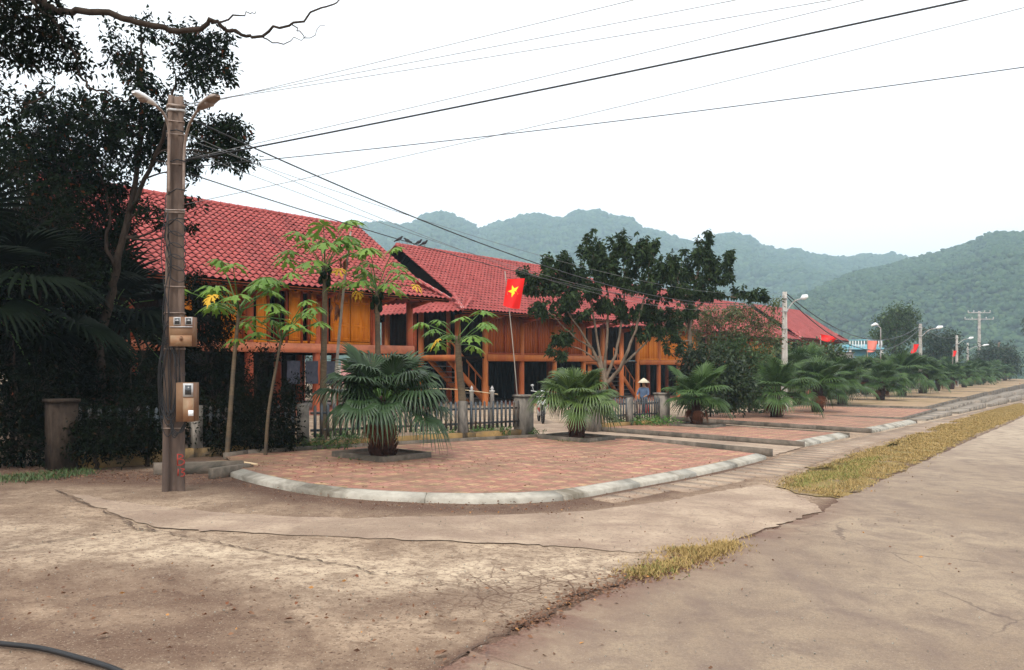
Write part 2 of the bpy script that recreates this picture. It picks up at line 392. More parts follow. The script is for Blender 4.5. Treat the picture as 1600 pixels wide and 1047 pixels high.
def smoothpath(pts, n=8):
    pts = np.array(pts, float); k = len(pts)
    if k < 3: return np.array([pts[0] + (pts[-1] - pts[0]) * t for t in np.linspace(0, 1, n)])
    e = np.vstack([2 * pts[0] - pts[1], pts, 2 * pts[-1] - pts[-2]]); out = []
    for i in range(k - 1):
        p0, p1, p2, p3 = e[i:i + 4]
        for t in np.linspace(0, 1, n, endpoint=False):
            out.append(.5 * ((2 * p1) + (-p0 + p2) * t + (2 * p0 - 5 * p1 + 4 * p2 - p3) * t * t + (-p0 + 3 * p1 - 3 * p2 + p3) * t ** 3))
    out.append(pts[-1]); return np.array(out)

# ------------------------------------------------------------------ the setting
def inside(px, py, poly):
    poly = np.array(poly); n = len(poly); r = np.zeros(len(px), bool); j = n - 1
    for i in range(n):
        xi, yi = poly[i]; xj, yj = poly[j]
        c = ((yi > py) != (yj > py)) & (px < (xj - xi) * (py - yi) / (yj - yi + 1e-12) + xi); r ^= c; j = i
    return r
def polydist(X, Y, line):
    d = np.full(X.shape, 1e9); line = np.array(line)[:, :2]
    for a, b in zip(line[:-1], line[1:]):
        ab = b - a; t = np.clip(((X - a[0]) * ab[0] + (Y - a[1]) * ab[1]) / (ab @ ab), 0, 1)
        d = np.minimum(d, np.hypot(X - a[0] - t * ab[0], Y - a[1] - t * ab[1]))
    return d
def sm(x, a, b): t = np.clip((x - a) / (b - a), 0, 1); return t * t * (3 - 2 * t)
UD = np.array([math.sin(R(35.5)), math.cos(R(35.5))]); VD = np.array([-UD[1], UD[0]])   # along the street, away from the road

road_edge = [(-6, -9), (-3.2, -2), (-1.2, 2.4)] + [U(*q)[:2] for q in ((690, 1047), (745, 1015), (800, 990), (870, 958), (930, 930), (985, 910), (1060, 884), (1110, 862), (1180, 835), (1240, 815), (1285, 800), (1315, 778), (1400, 740), (1470, 708))]
last = np.array(road_edge[-1])
for d in (8, 20, 40, 80, 160, 300): road_edge.append(tuple(last + UD * d))
re_s = smoothpath([(x, y, 0) for x, y in road_edge], 24)[:, :2]
jit = np.cumsum(rng.normal(0, .02, len(re_s))); jit -= np.convolve(jit, np.ones(15) / 15, 'same'); jit += rng.normal(0, .012, len(re_s))
tn = np.gradient(re_s, axis=0); tn /= np.linalg.norm(tn, axis=1)[:, None]; nr = np.stack([tn[:, 1], -tn[:, 0]], -1)
re_s = re_s + nr * jit[:, None]
# road sheet
offs = np.array([0, .05, .15, .35, .7, 1.2, 1.8, 2.6, 3.6, 5, 7, 9])
dirn = nr * 1.0
for k in range(len(dirn)):                       # fan cleanly round the bend
    dirn[k] = np.array([UD[1], -UD[0]]) * .8 + dirn[k] * .2; dirn[k] /= np.linalg.norm(dirn[k])
Vr = []; at_d = []; at_l = []
for k, p in enumerate(re_s):
    for o_ in offs:
        q = p + dirn[k] * o_; Vr.append(G(q[0], q[1], .010 if o_ else -.01)); 
        near = sm(q[1], 9.5, 5) ; at_d.append(min(1, np.exp(-o_ / .22) * (.25 + .95 * sm(q[1], 12, 7.5)) + .22 * near * sm(q[0], 1.2, -1.2) ))
        at_l.append(float(sm(q[1], 12, 26) * .8))
nc = len(offs); i = np.arange(len(re_s) - 1)[:, None] * nc; j = np.arange(nc - 1)[None, :]
mb = MB().add(Vr, np.stack([i + j, i + nc + j, i + nc + j + 1, i + j + 1], -1).reshape(-1, 4)[:, ::-1])
struct(put('road', mb, 'asphalt', attrs={'dirt': at_d, 'light': at_l}))

# base ground : polar sheet round the camera to the horizon
rad = np.concatenate([np.linspace(0.6, 16, 150), np.geomspace(16.2, 60, 60), np.geomspace(62, 4200, 50)])
ang = np.concatenate([np.linspace(-48, 48, 420), np.linspace(50, 310, 60)])
RR, AA = np.meshgrid(rad, np.radians(ang), indexing='ij')
GX, GY = RR * np.sin(AA), RR * np.cos(AA)
def ground_relief(x, y): return .012 * np.sin(x * 1.3 + y * .7) * np.sin(y * 1.1 - x * .5)
GZ = gz(GX, GY) - .008 + ground_relief(GX, GY) * .5 * (RR < 30)
crack_zone = U(860, 920); dark_zone1 = [U(30, 900)[:2], U(250, 905)[:2]]; 
kerbline = [U(*q)[:2] for q in ((0, 745), (250, 750), (360, 752), (470, 776), (560, 786), (680, 792), (790, 793), (880, 788), (960, 774), (1050, 758), (1195, 724))]
dk = polydist(GX, GY, kerbline)
dl = polydist(GX, GY, [U(*q)[:2] for q in ((0, 735), (130, 738), (280, 745))])
de = polydist(GX, GY, road_edge)
dirt = np.clip(.95 * np.exp(-(dk / .6) ** 2) + 1.2 * np.exp(-(dl / .5) ** 2) + 1.0 * np.exp(-(de / .16) ** 2) + .3 * sm(GX, -1, -8), 0, 1)
dirt = np.maximum(dirt, .55 * np.exp(-(polydist(GX, GY, [U(-50, 930)[:2], U(260, 900)[:2], U(330, 960)[:2], U(300, 1010)[:2], U(100, 1000)[:2]]) / .55) ** 2))
dirt = np.maximum(dirt, .7 * np.exp(-(polydist(GX, GY, [U(560, 950)[:2], U(760, 925)[:2]]) / .3) ** 2))
light = np.clip(1.0 * np.exp(-(polydist(GX, GY, [U(-60, 830)[:2], U(100, 850)[:2], U(330, 865)[:2], U(560, 900)[:2], U(900, 880)[:2]]) / .8) ** 2), 0, 1) + .9 * sm(dk, 9, 14) * (GY > 14)
light = np.clip(light + .8 * np.exp(-((GX - crack_zone[0]) ** 2 + (GY - crack_zone[1]) ** 2) / .5), 0, 1)
crack = np.clip(np.exp(-((GX - crack_zone[0]) ** 2 * .7 + (GY - crack_zone[1]) ** 2) / .7) * 1.3 - .1, 0, 1)
# yard behind the fences is pale concrete
mb = MB(); nc = len(ang); i = np.arange(len(rad) - 1)[:, None] * nc; j = np.arange(nc)[None, :]; k = (j + 1) % nc
mb.add(np.stack([GX, GY, GZ], -1), np.stack([i + j, i + k, i + nc + k, i + nc + j], -1).reshape(-1, 4)[:, ::-1])
struct(put('ground', mb, 'ground_earth', attrs={'dirt': dirt.ravel(), 'light': light.ravel(), 'crack': crack.ravel()}, smooth=True))

def sheet(name, poly, dz, mat, step=.12, jitter=.03, dirtf=None, kind='structure'):
    """ground sheet with a ragged outline over polygon (x,y); filled by a triangulated fan of rows"""
    poly = np.array(poly); out = []
    for a, b in zip(poly, np.roll(poly, -1, 0)):
        n = max(1, int(np.linalg.norm(b - a) / step)); out += [a + (b - a) * t for t in np.linspace(0, 1, n, endpoint=False)]
    out = np.array(out); out += rng.normal(0, jitter, out.shape)
    import bmesh
    bm = bmesh.new(); vs = [bm.verts.new(G(x, y, dz)) for x, y in out]
    f = bm.faces.new(vs); bmesh.ops.triangulate(bm, faces=[f]); bm.normal_update()
    if sum(q.normal.z for q in bm.faces) < 0: bmesh.ops.reverse_faces(bm, faces=bm.faces)
    me = bpy.data.meshes.new(name); bm.to_mesh(me); bm.free(); me.materials.append(MAT[mat])
    a = me.attributes.new('dirt', 'FLOAT', 'POINT')
    if dirtf is not None: a.data.foreach_set('value', [float(dirtf(v.co.x, v.co.y)) for v in me.vertices])
    o = bpy.data.objects.new(name, me); COL.objects.link(o)
    if kind: o['kind'] = kind
    return o
def UP(l): return [U(*q)[:2] for q in l]
# smooth concrete lane that sweeps round the corner
sheet('path', UP([(95, 768), (180, 782), (300, 797), (430, 806), (560, 809), (700, 806), (820, 803), (930, 797), (1040, 783), (1120, 768), (1190, 757), (1230, 768), (1268, 785), (1284, 797), (1240, 812), (1180, 832), (1110, 855), (1060, 861), (990, 862), (930, 858), (850, 851), (700, 845), (560, 840), (400, 832), (300, 828), (236, 822), (165, 797)]), -.001, 'path', .1, .02)

# kerbs with a sloped face
def kerb(name, line, width=.21, h=.09, mat='kerb_concrete', joint=1.7, parent=None):
    """line: outer edge (x,y), paving on the left-hand side"""
    p = np.array(line, float); mb = MB()
    seg = np.linalg.norm(np.diff(p, axis=0), axis=1); cum = np.concatenate([[0], np.cumsum(seg)])
    n = max(2, int(round(cum[-1] / joint)))
    def at(d): return np.array([np.interp(d, cum, p[:, 0]), np.interp(d, cum, p[:, 1])])
    def nrm(d):
        t = at(min(d + .15, cum[-1])) - at(max(d - .15, 0)); t /= np.linalg.norm(t); return np.array([-t[1], t[0]])
    prof = [(0, -.05), (0.004, .045), (.03, .06), (width * .8, h), (width, h + .004), (width, -.05)]
    for k in range(n):
        a, b = cum[-1] * k / n + .006, cum[-1] * (k + 1) / n - .006; wob = rng.normal(0, .005); V = []
        ds = np.linspace(a, b, 4)
        for d in ds:
            q, nn = at(d), nrm(d)
            for o_, z in prof: r_ = q + nn * (o_ + wob); V.append(G(r_[0], r_[1], z))
        m_ = len(prof); F_ = []
        for r_ in range(3):
            for c_ in range(m_ - 1): F_.append((r_ * m_ + c_, (r_ + 1) * m_ + c_, (r_ + 1) * m_ + c_ + 1, r_ * m_ + c_ + 1))
        mb.add(V, np.array(F_)); o_ = mb.n - len(V)
        mb.big.append([o_ + c_ for c_ in range(m_)]); mb.big.append([o_ + 3 * m_ + c_ for c_ in range(m_)][::-1])
    return put(name, mb, mat, parent)
def strip_wall(mb, a, b, wd, z0, z1, abs_z=None):
    a, b = np.array(a[:2]), np.array(b[:2]); L = np.linalg.norm(b - a); t = (b - a) / L; nn = np.array([-t[1], t[0]]) * wd / 2
    n = max(1, int(L / 1.5))
    for k in range(n):
        p, q = a + t * L * k / n, a + t * L * (k + 1) / n
        V = []
        for r_, sg in ((p, -1), (q, -1), (q, 1), (p, 1)):
            x, y = r_ + nn * sg; V.append(G(x, y, z0))
        for r_, sg in ((p, -1), (q, -1), (q, 1), (p, 1)):
            x, y = r_ + nn * sg; V.append(G(x, y, z1) if abs_z is None else (x, y, abs_z))
        mb.add(V, np.array([(3, 2, 1, 0), (4, 5, 6, 7), (0, 1, 5, 4), (1, 2, 6, 5), (2, 3, 7, 6), (3, 0, 4, 7)]))

front1 = smoothpath([(*U(*q)[:2], 0) for q in ((358, 744), (400, 756), (470, 770), (560, 780), (680, 786), (790, 786), (880, 781), (960, 768), (1050, 751), (1130, 735), (1198, 717))], 6)[:, :2]
A2 = np.array([6.9, 19.3]); C3 = np.array([10.9, 24.8])
k1 = kerb('kerb', front1); struct(k1)
end1 = U(1206, 713)[:2]; back1 = UP([(985, 692), (872, 687), (700, 697), (500, 709), (385, 717), (352, 722)])
tn = np.gradient(front1, axis=0); tn /= np.linalg.norm(tn, axis=1)[:, None]; inn = front1 + np.stack([-tn[:, 1], tn[:, 0]], -1) * .19
dirt1 = lambda x, y: 1.0 * math.exp(-float(polydist(np.array(x), np.array(y), UP([(360, 735), (560, 735), (700, 728)]))) / .9)
def pave(name, poly, dz, mat='pavers', dirtf=None):
    poly = np.array(poly); xs, ys = poly[:, 0], poly[:, 1]; st = .22
    gx, gy = np.meshgrid(np.arange(xs.min(), xs.max() + st, st), np.arange(ys.min(), ys.max() + st, st), indexing='ij')
    o = sheet(name, poly, dz, mat, .2, .004, dirtf); return o
pave('paving', list(inn) + list(back1), .089, dirtf=dirt1)
mb = MB()
for a, b in zip([end1] + list(back1[:-1]), back1): strip_wall(mb, a, b, .09, -.05, .15)
strip_wall(mb, U(330, 748), U(392, 738), .1, -.05, .14); strip_wall(mb, U(240, 741), U(380, 737), .14, -.05, .16)
struct(put('kerb', mb, 'old_concrete'))

# platform two and three, kerb in front, low edging round the other sides
def platform(a, L, D, h, front_kerb=True):
    a = np.array(a); b = a + UD * L; c = b + VD * D; d = a + VD * D
    if front_kerb: struct(kerb('kerb', [tuple(a + UD * .0), tuple(b)], .27, h + .01, joint=1.2))
    f = .27 if front_kerb else .0
    pave('paving', [tuple(a + VD * f), tuple(b + VD * f), tuple(c), tuple(d)], h)
    mb = MB(); strip_wall(mb, a - UD * .06, d - UD * .06, .11, -.05, h + .02); strip_wall(mb, b + UD * .06, c + UD * .06, .11, -.05, h + .02)
    struct(put('kerb', mb, 'old_concrete'))
platform(A2, 4.2, 5.6, .10); platform(C3, 7.6, 6.5, .11)
# raised platforms with steps down to the pavement
ZP = -.48
for k, (u0, L) in enumerate([(9.6, 8.0), (19.4, 13.0)] + [(34.7 + 15.3 * q, 13.0) for q in range(7)], 4):
    a = C3 + UD * u0 + VD * (1.5 if k > 4 else .8); D = 6.2 if k > 4 else 6.4
    b = a + UD * L; c = b + VD * D; d = a + VD * D
    gmin = float(gz(*(a + UD * L / 3)[:2])); top = max(ZP - .05 * max(0, k - 6), gmin + .14); h = top - gmin
    mb = MB()
    for p, q in ((a, b), (b, c), (c, d), (d, a)): strip_wall(mb, p, q, .16, -.1, 0, abs_z=top)
    ns = 1 if k == 4 else 2
    struct(put('kerb', mb, 'old_concrete'))
    if ns > 0:
        mb = MB()
        for s_ in range(1, ns + 1):
            zt = top - h * s_ / (ns + 1) * 1.0; o1 = .08 + .68 * (s_ - 1)
            p = a - VD * (o1 + .34) + UD * .2 * s_; q = b - VD * (o1 + .34) - UD * .3
            strip_wall(mb, p, q, .68 - .004, -.1, 0, abs_z=zt)
        struct(put('steps', mb, 'step_concrete'))
    me = bpy.data.meshes.new('paving'); me.from_pydata([(x, y, top - .02) for x, y in (a, b, c, d)], [], [(0, 1, 2, 3)])
    me.materials.append(MAT['pavers' if k < 5 else 'dusty_turf']); me.attributes.new('dirt', 'FLOAT', 'POINT')
    o = bpy.data.objects.new('paving', me); COL.objects.link(o); struct(o)

# pavement of drain slabs in front of the kerbs
mb = MB(); st_ = list(front1[14:]); 
line = [p for p in front1[38:]] + [A2 - VD * .05, C3 - VD * .05] + [C3 + UD * d - VD * .05 for d in np.arange(8, 140, 6)]
line = np.array(line); seg = np.linalg.norm(np.diff(line, axis=0), axis=1); cum = np.concatenate([[0], np.cumsum(seg)])
d = 0
while d < cum[-1] - .6:
    L = .5 if d < 25 else 2.5
    p = np.array([np.interp(d + .02, cum, line[:, 0]), np.interp(d + .02, cum, line[:, 1])]); q = np.array([np.interp(d + L - .02, cum, line[:, 0]), np.interp(d + L - .02, cum, line[:, 1])])
    t = (q - p) / np.linalg.norm(q - p); nn = np.array([t[1], -t[0]]); o1, o2 = .16 + rng.normal(0, .01), (.5 if d < 1.5 else .75 if d < 4 else .95) + rng.normal(0, .012)
    if d > 18: o2 = 1.25
    z = .012 + rng.normal(0, .003); V = [G(*(p + nn * o1), z), G(*(q + nn * o1), z), G(*(q + nn * o2), z - .004), G(*(p + nn * o2), z - .004)]
    V += [(x, y, zz - .06) for x, y, zz in V]
    mb.add(V, np.array([(3, 2, 1, 0), (0, 1, 5, 4), (1, 2, 6, 5), (2, 3, 7, 6), (3, 0, 4, 7)])); d += L + (.0 if d < 25 else 0)
struct(put('pavement', mb, 'path'))

# driveways of pale concrete between the platforms
sheet('path', [tuple(np.array(end1) - UD * 0 + VD * 0), tuple(A2 - UD * .15), tuple(A2 - UD * .15 + VD * 5.7), (1.9, 23.6), (.9, 28), (-1.5, 26), (.6, 20.4)] + [back1[0]], .003, 'path', .2, .02)

# dry turf verge
verge = UP([(1213, 757), (1228, 748), (1262, 738), (1300, 724), (1345, 708), (1392, 692), (1440, 676), (1490, 659), (1540, 644)])
vr2 = [tuple(np.array(verge[-1]) + UD * d) for d in (6, 14, 25, 45, 80)]
vedge = UP([(1520, 680), (1470, 704), (1420, 729), (1370, 753), (1330, 770), (1310, 778), (1280, 776), (1240, 768)])
vl = [tuple(np.array(vedge[0]) + UD * d) for d in (80, 45, 25, 14, 6)]
sheet('turf', verge + vr2 + vl + vedge, .0, 'turf', .12, .1, kind='structure')
tuft_poly = UP([(978, 905), (990, 880), (1010, 868), (1055, 860), (1105, 860), (1150, 845), (1172, 838), (1150, 852), (1100, 874), (1060, 888), (1020, 900)])
def blades(name, polys, n, h, mat, dz=.01, kind='stuff', lean=.5, wd=.006):
    mb = MB()
    for poly, cnt in zip(polys, n):
        poly = np.array(poly); lo, hi = poly.min(0), poly.max(0); pts = []
        cl = rng.uniform(lo, hi, (max(20, cnt // 14), 2)); got = 0; X = []
        while got < cnt:
            q = cl[rng.integers(0, len(cl), cnt)] + rng.normal(0, .07, (cnt, 2)); q = q[inside(q[:, 0], q[:, 1], poly)]; q = q[(np.sin(q[:, 0] * 5.1 + 2 * np.sin(q[:, 1] * 2.3)) + np.sin(q[:, 1] * 4.3 + 1.5 * np.sin(q[:, 0] * 3.1)) + rng.normal(0, .5, len(q))) > -.75]; X.append(q); got += len(q)
            cl = rng.uniform(lo, hi, (max(20, cnt // 14), 2))
        q = np.concatenate(X)[:cnt]; q = q + rng.normal(0, .05, q.shape) * (1 + 1.2 * (rng.uniform(size=(cnt, 1)) < .3)); dist = np.maximum(1, q[:, 1] / 12)
        base = np.stack([q[:, 0], q[:, 1], gz(q[:, 0], q[:, 1]) + dz], -1)
        a = rng.uniform(0, 2 * np.pi, cnt); hh = h * rng.uniform(.4, 1.3, cnt); sd_ = np.stack([np.cos(a), np.sin(a), 0 * a], -1) * (wd * dist)[:, None]
        b = a + 1.57; tip = base + np.stack([np.cos(b) * lean * hh, np.sin(b) * lean * hh, hh], -1)
        V = np.stack([base - sd_, base + sd_, tip], 1).reshape(-1, 3); mb.add(V, np.arange(3 * cnt).reshape(-1, 3))
    o = put(name, mb, mat); o['kind'] = kind; return o
vp = verge + vr2[:3] + vl[2:] + vedge
blades('grass', [vp, tuft_poly], [90000, 5200], .034, 'grass_dry', lean=1.1)
blades('grass', [UP([(1250, 745), (1330, 722), (1380, 712), (1340, 745), (1290, 765), (1240, 762)]), UP([(985, 897), (1010, 885), (1060, 880), (1040, 893), (1000, 902)])], [5000, 350], .035, 'grass_green', lean=1.0)
blades('grass', [UP([(0, 745), (60, 738), (140, 735), (150, 742), (60, 752), (0, 758)]), UP([(480, 712), (560, 706), (600, 712), (520, 728)])], [1300, 900], .05, 'leaf_mid', lean=.9)

# cracks (narrow dirt-filled joints)
def crackline(pts, wd, closed=False):
    p = smoothpath([(*U(*q)[:2], 0) for q in pts], 14)[:, :2]; n = len(p)
    j_ = np.cumsum(rng.normal(0, .02, (n, 2)), 0); j_ -= np.stack([np.convolve(j_[:, k], np.ones(9) / 9, 'same') for k in (0, 1)], -1); p = p + j_
    t = np.gradient(p, axis=0); t /= np.linalg.norm(t, axis=1)[:, None]; nn = np.stack([-t[:, 1], t[:, 0]], -1)
    w_ = wd * .7 * rng.uniform(.1, 1.7, n); w_[0] = w_[-1] = .001
    a = p + nn * w_[:, None]; b = p - nn * w_[:, None]
    V = [G(x, y, .0055) for x, y in a] + [G(x, y, .0055) for x, y in b]
    return V, np.array([(i, i + 1, n + i + 1, n + i) for i in range(n - 1)])
mb = MB()
for pts, wd in (([(85, 765), (165, 800), (232, 825), (330, 846), (430, 866), (520, 880), (590, 892)], .012), ([(0, 858), (60, 849), (120, 840), (180, 830), (222, 826)], .009), ([(195, 815), (215, 826), (240, 828)], .02),
                ([(590, 892), (650, 905), (720, 915), (790, 925)], .006), ([(690, 1047), (760, 1000), (810, 985)], .01), ([(800, 985), (850, 965), (905, 930), (980, 908)], .02)):
    mb.add(*crackline(pts, wd))
struct(put('cracks', mb, 'crack_dirt'))

# ------------------------------------------------------------------ hills, with forest
def hill(name, sil, dist, near, far_drop, seed, base_z=-8, skew=0.0, amp=9, rows=150, cols=900):
    """terrain ridge: sil = crest as seen (px,py) at crest distance dist; real depth from near to beyond the crest"""
    r_ = np.random.default_rng(seed); s = np.array(sil, float)
    px = np.linspace(s[0, 0], s[-1, 0], cols); cy = np.interp(px, s[:, 0], s[:, 1])
    kk = np.hanning(9); kk /= kk.sum(); cy = np.convolve(np.pad(cy, 4, 'edge'), kk, 'valid'); cy = cy - np.abs(np.convolve(r_.normal(0, 1, cols + 4), np.ones(5) / 5, 'valid')) * 2.6 + 1.2 + .9 * np.sin(px * .09) * np.sin(px * .031)
    D0 = np.interp(px, s[:, 0], s[:, 2]) if s.shape[1] > 2 else np.full(cols, dist)
    tt = np.linspace(0, 1.35, rows)
    T, PX = np.meshgrid(tt, px, indexing='ij'); CY = np.broadcast_to(cy, T.shape); DD = np.broadcast_to(D0, T.shape)
    Yd = near + (DD - near) * T; X = (PX - 800) / F * Yd
    crest = EYE + (HZ - CY) * DD / F
    ec = (crest - EYE) / DD; e0 = (base_z - EYE) / near
    rise = ec * np.sin(np.clip(T, 0, 1) * np.pi / 2) ** 1.25 + e0 * (1 - np.clip(T, 0, 1)) ** 2
    Z = np.where(T < 1, EYE + rise * Yd, crest - (Yd - DD) * .5)
    def nz(X, Y, sc_, k=4):
        o = 0; a = 1
        for q in range(k):
            th = r_.uniform(0, 6.28, 6); ph = r_.uniform(0, 6.28, 6)
            o = o + a * sum(np.sin((X * np.cos(t_) + Y * np.sin(t_)) / sc_ * 2.2 + p_ + 1.5 * np.sin(X / sc_ * .8 + p_)) for t_, p_ in zip(th, ph)) / 3; a *= .55; sc_ *= .5
        return o
    mask = np.sin(np.clip(T, 0, 1) * np.pi) ; spur = nz(X, Yd * .45, 110) * 22 * mask * (1.15 - np.clip(T, 0, 1))
    Z = Z + spur + nz(X, Yd, 26) * 2.2 * np.clip(mask + .15, 0, 1)
    Z += np.abs(nz(X, Yd, 6, 2)) * 1.2 * np.clip(mask + .3, 0, 1)
    lim = EYE + ec * (.62 + .37 * np.clip(T, 0, 1)) * Yd; Z = np.where(T < .97, np.minimum(Z, np.maximum(lim, EYE + rise * Yd)), Z)
    if 'valley' in name: pass
    mb = MB(); i = np.arange(rows - 1)[:, None] * cols; j = np.arange(cols - 1)[None, :]
    mb.add(np.stack([X, Yd, Z], -1), np.stack([i + j, i + j + 1, i + cols + j + 1, i + cols + j], -1).reshape(-1, 4))
    o = struct(put('hills', mb, 'forest', smooth=True))
    return X, Yd, Z
def crowns(X, Y, Z, n, size, seed, tmax=.78):
    r_ = np.random.default_rng(seed); rows, cols = X.shape
    i = (r_.uniform(.06, 1, n) ** .8 * rows * tmax).astype(int); j = r_.integers(0, cols, n)
    c = np.stack([X[i, j], Y[i, j], Z[i, j]], -1) + r_.normal(0, 2, (n, 3)) * (1, 1, .2)
    t = (1 + 5 ** .5) / 2
    iv = unit(np.array([(-1, t, 0), (1, t, 0), (-1, -t, 0), (1, -t, 0), (0, -1, t), (0, 1, t), (0, -1, -t), (0, 1, -t), (t, 0, -1), (t, 0, 1), (-t, 0, -1), (-t, 0, 1)]))
    fc = np.array([(0, 11, 5), (0, 5, 1), (0, 1, 7), (0, 7, 10), (0, 10, 11), (1, 5, 9), (5, 11, 4), (11, 10, 2), (10, 7, 6), (7, 1, 8), (3, 9, 4), (3, 4, 2), (3, 2, 6), (3, 6, 8), (3, 8, 9), (4, 9, 5), (2, 4, 11), (6, 2, 10), (8, 6, 7), (9, 8, 1)])
    s = size * r_.uniform(.5, 1.3, n); rr = r_.uniform(.65, 1.35, (n, 12, 1))
    V = c[:, None, :] + iv[None] * rr * (s[:, None, None] * np.array([1, 1, .85]))
    mb = MB().add(V.reshape(-1, 3), (fc[None] + np.arange(n)[:, None, None] * 12).reshape(-1, 3))
    o = put('forest', mb, 'forest_crown', smooth=True); o['kind'] = 'stuff'; return o
silA = [(-300, 450), (0, 430), (250, 390), (330, 365), (385, 331), (405, 329), (430, 337), (480, 354), (545, 352), (575, 352), (600, 349), (625, 356), (645, 350), (660, 338), (690, 334), (710, 340), (730, 347), (747, 361), (770, 352), (790, 349), (812, 340), (840, 336), (865, 343), (885, 342), (900, 333), (940, 331), (965, 340), (985, 343), (1003, 360), (1025, 363), (1050, 371), (1070, 378), (1095, 384), (1112, 372), (1140, 367), (1170, 370), (1188, 387), (1210, 393), (1240, 391), (1280, 401), (1320, 406), (1350, 402), (1392, 398), (1420, 406), (1460, 420), (1600, 440), (1900, 470)]
silB = [(1130, 520, 420), (1180, 500, 460), (1260, 462, 560), (1330, 430, 640), (1400, 413, 700), (1450, 401, 720), (1500, 388, 720), (1530, 378, 700), (1555, 366, 690), (1590, 364, 680), (1620, 368, 680), (1700, 350, 680), (2000, 330, 680)]
silC = [(1180, 545, 260), (1240, 530, 300), (1290, 508, 380), (1350, 478, 440), (1420, 452, 470), (1480, 436, 490), (1540, 425, 500), (1600, 430, 500), (1700, 420, 500), (2000, 400, 500)]
XA = hill('a', silA, 1250, 420, 0, 3)
XB = hill('b', silB, 700, 260, 0, 5, cols=520)
crowns(*XA, 30000, 4.8, 1); crowns(*XB, 36000, 2.0, 2)

# ------------------------------------------------------------------ stilt houses
HU = R(39.4); hu = np.array([math.sin(HU), math.cos(HU)]); hv = np.array([-hu[1], hu[0]])
COLX = [-1.76, 0, 2.55, 5.1, 7.6, 9.35]
EX0, EX1, EY0, EY1, RY = -2.75, 10.3, -1.2, 7.8, 3.3
RX0, RX1 = -2.2, 9.62; FS = .23; RISE = 3.1
def roof_slope(side, ze):
    """S tiles laid in courses, row by row over the one below"""
    V = []; Fq = []; tw, tl = .235, .235
    run = 4.5; L = math.hypot(run, RISE); nr_ = int(L / tl) + 1; tl = L / nr_
    prof = [(0, 0), (.14, .03), (.34, .052), (.52, .032), (.68, .0), (.86, -.012), (1.0, 0)]
    n = 0; r_ = np.random.default_rng(5)
    for r in range(nr_):
        s0, s1 = r * tl / L, min((r + 1) * tl / L + .022, 1.0)
        f = min(1, s0 / FS); xa = EX0 + (RX0 - EX0) * f; xb = EX1 + (RX1 - EX1) * f
        w_ = tw; sh = (.5 * tw if False else 0); c0 = int(math.ceil((xa - EX0 - sh) / tw - .5)); c1 = int(math.floor((xb - EX0 - sh) / tw + .5)); xa = EX0 + sh
        for c in range(c0, c1):
            dz = r_.normal(0, .004); ring = []
            for s_, lift in ((s0, .085), (s1, .0)):
                for (q, hz) in prof:
                    y = EY0 + run * s_ if side > 0 else EY1 - run * s_
                    ring.append((xa + (c + q) * w_, y, ze + RISE * s_ + lift + hz + dz))
            ring += [(x, y, z - .016) for x, y, z in ring[:7]]        # front lip
            V += ring; a = n
            for q in range(6):
                Fq.append((a + q, a + q + 1, a + q + 8, a + q + 7)); Fq.append((a + 14 + q, a + 15 + q, a + q + 1, a + q))
            n += 21
    return V, Fq
TILEW = None
def skirt_slope(end, ze):
    V = []; Fq = []; n = 0; tw = .285
    xo = EX0 if end < 0 else EX1; run = 1.15; rise = .62; L = math.hypot(run, rise); nr_ = 5
    prof = [(0, 0), (.14, .03), (.34, .052), (.52, .032), (.68, .0), (.86, -.012), (1.0, 0)]
    for r in range(nr_):
        s0, s1 = r / nr_, min(1, (r + 1) / nr_ + .05); ya = EY0 + run * s0 * .5; yb = EY1 - run * s0 * .5
        k = int((yb - ya) / tw); w_ = (yb - ya) / k
        for c in range(k):
            ring = []
            for s_, lift in ((s0, .05), (s1, .008)):
                for q, hz in prof: ring.append((xo - end * run * s_, ya + (c + q) * w_, ze + rise * s_ + lift + hz))
            ring += [(x, y, z - .045) for x, y, z in ring[:7]]; V += ring; a = n
            for q in range(6): Fq.append((a + q, a + q + 1, a + q + 8, a + q + 7)); Fq.append((a + 14 + q, a + 15 + q, a + q + 1, a + q))
            n += 21
    return V, Fq
_rm = {}
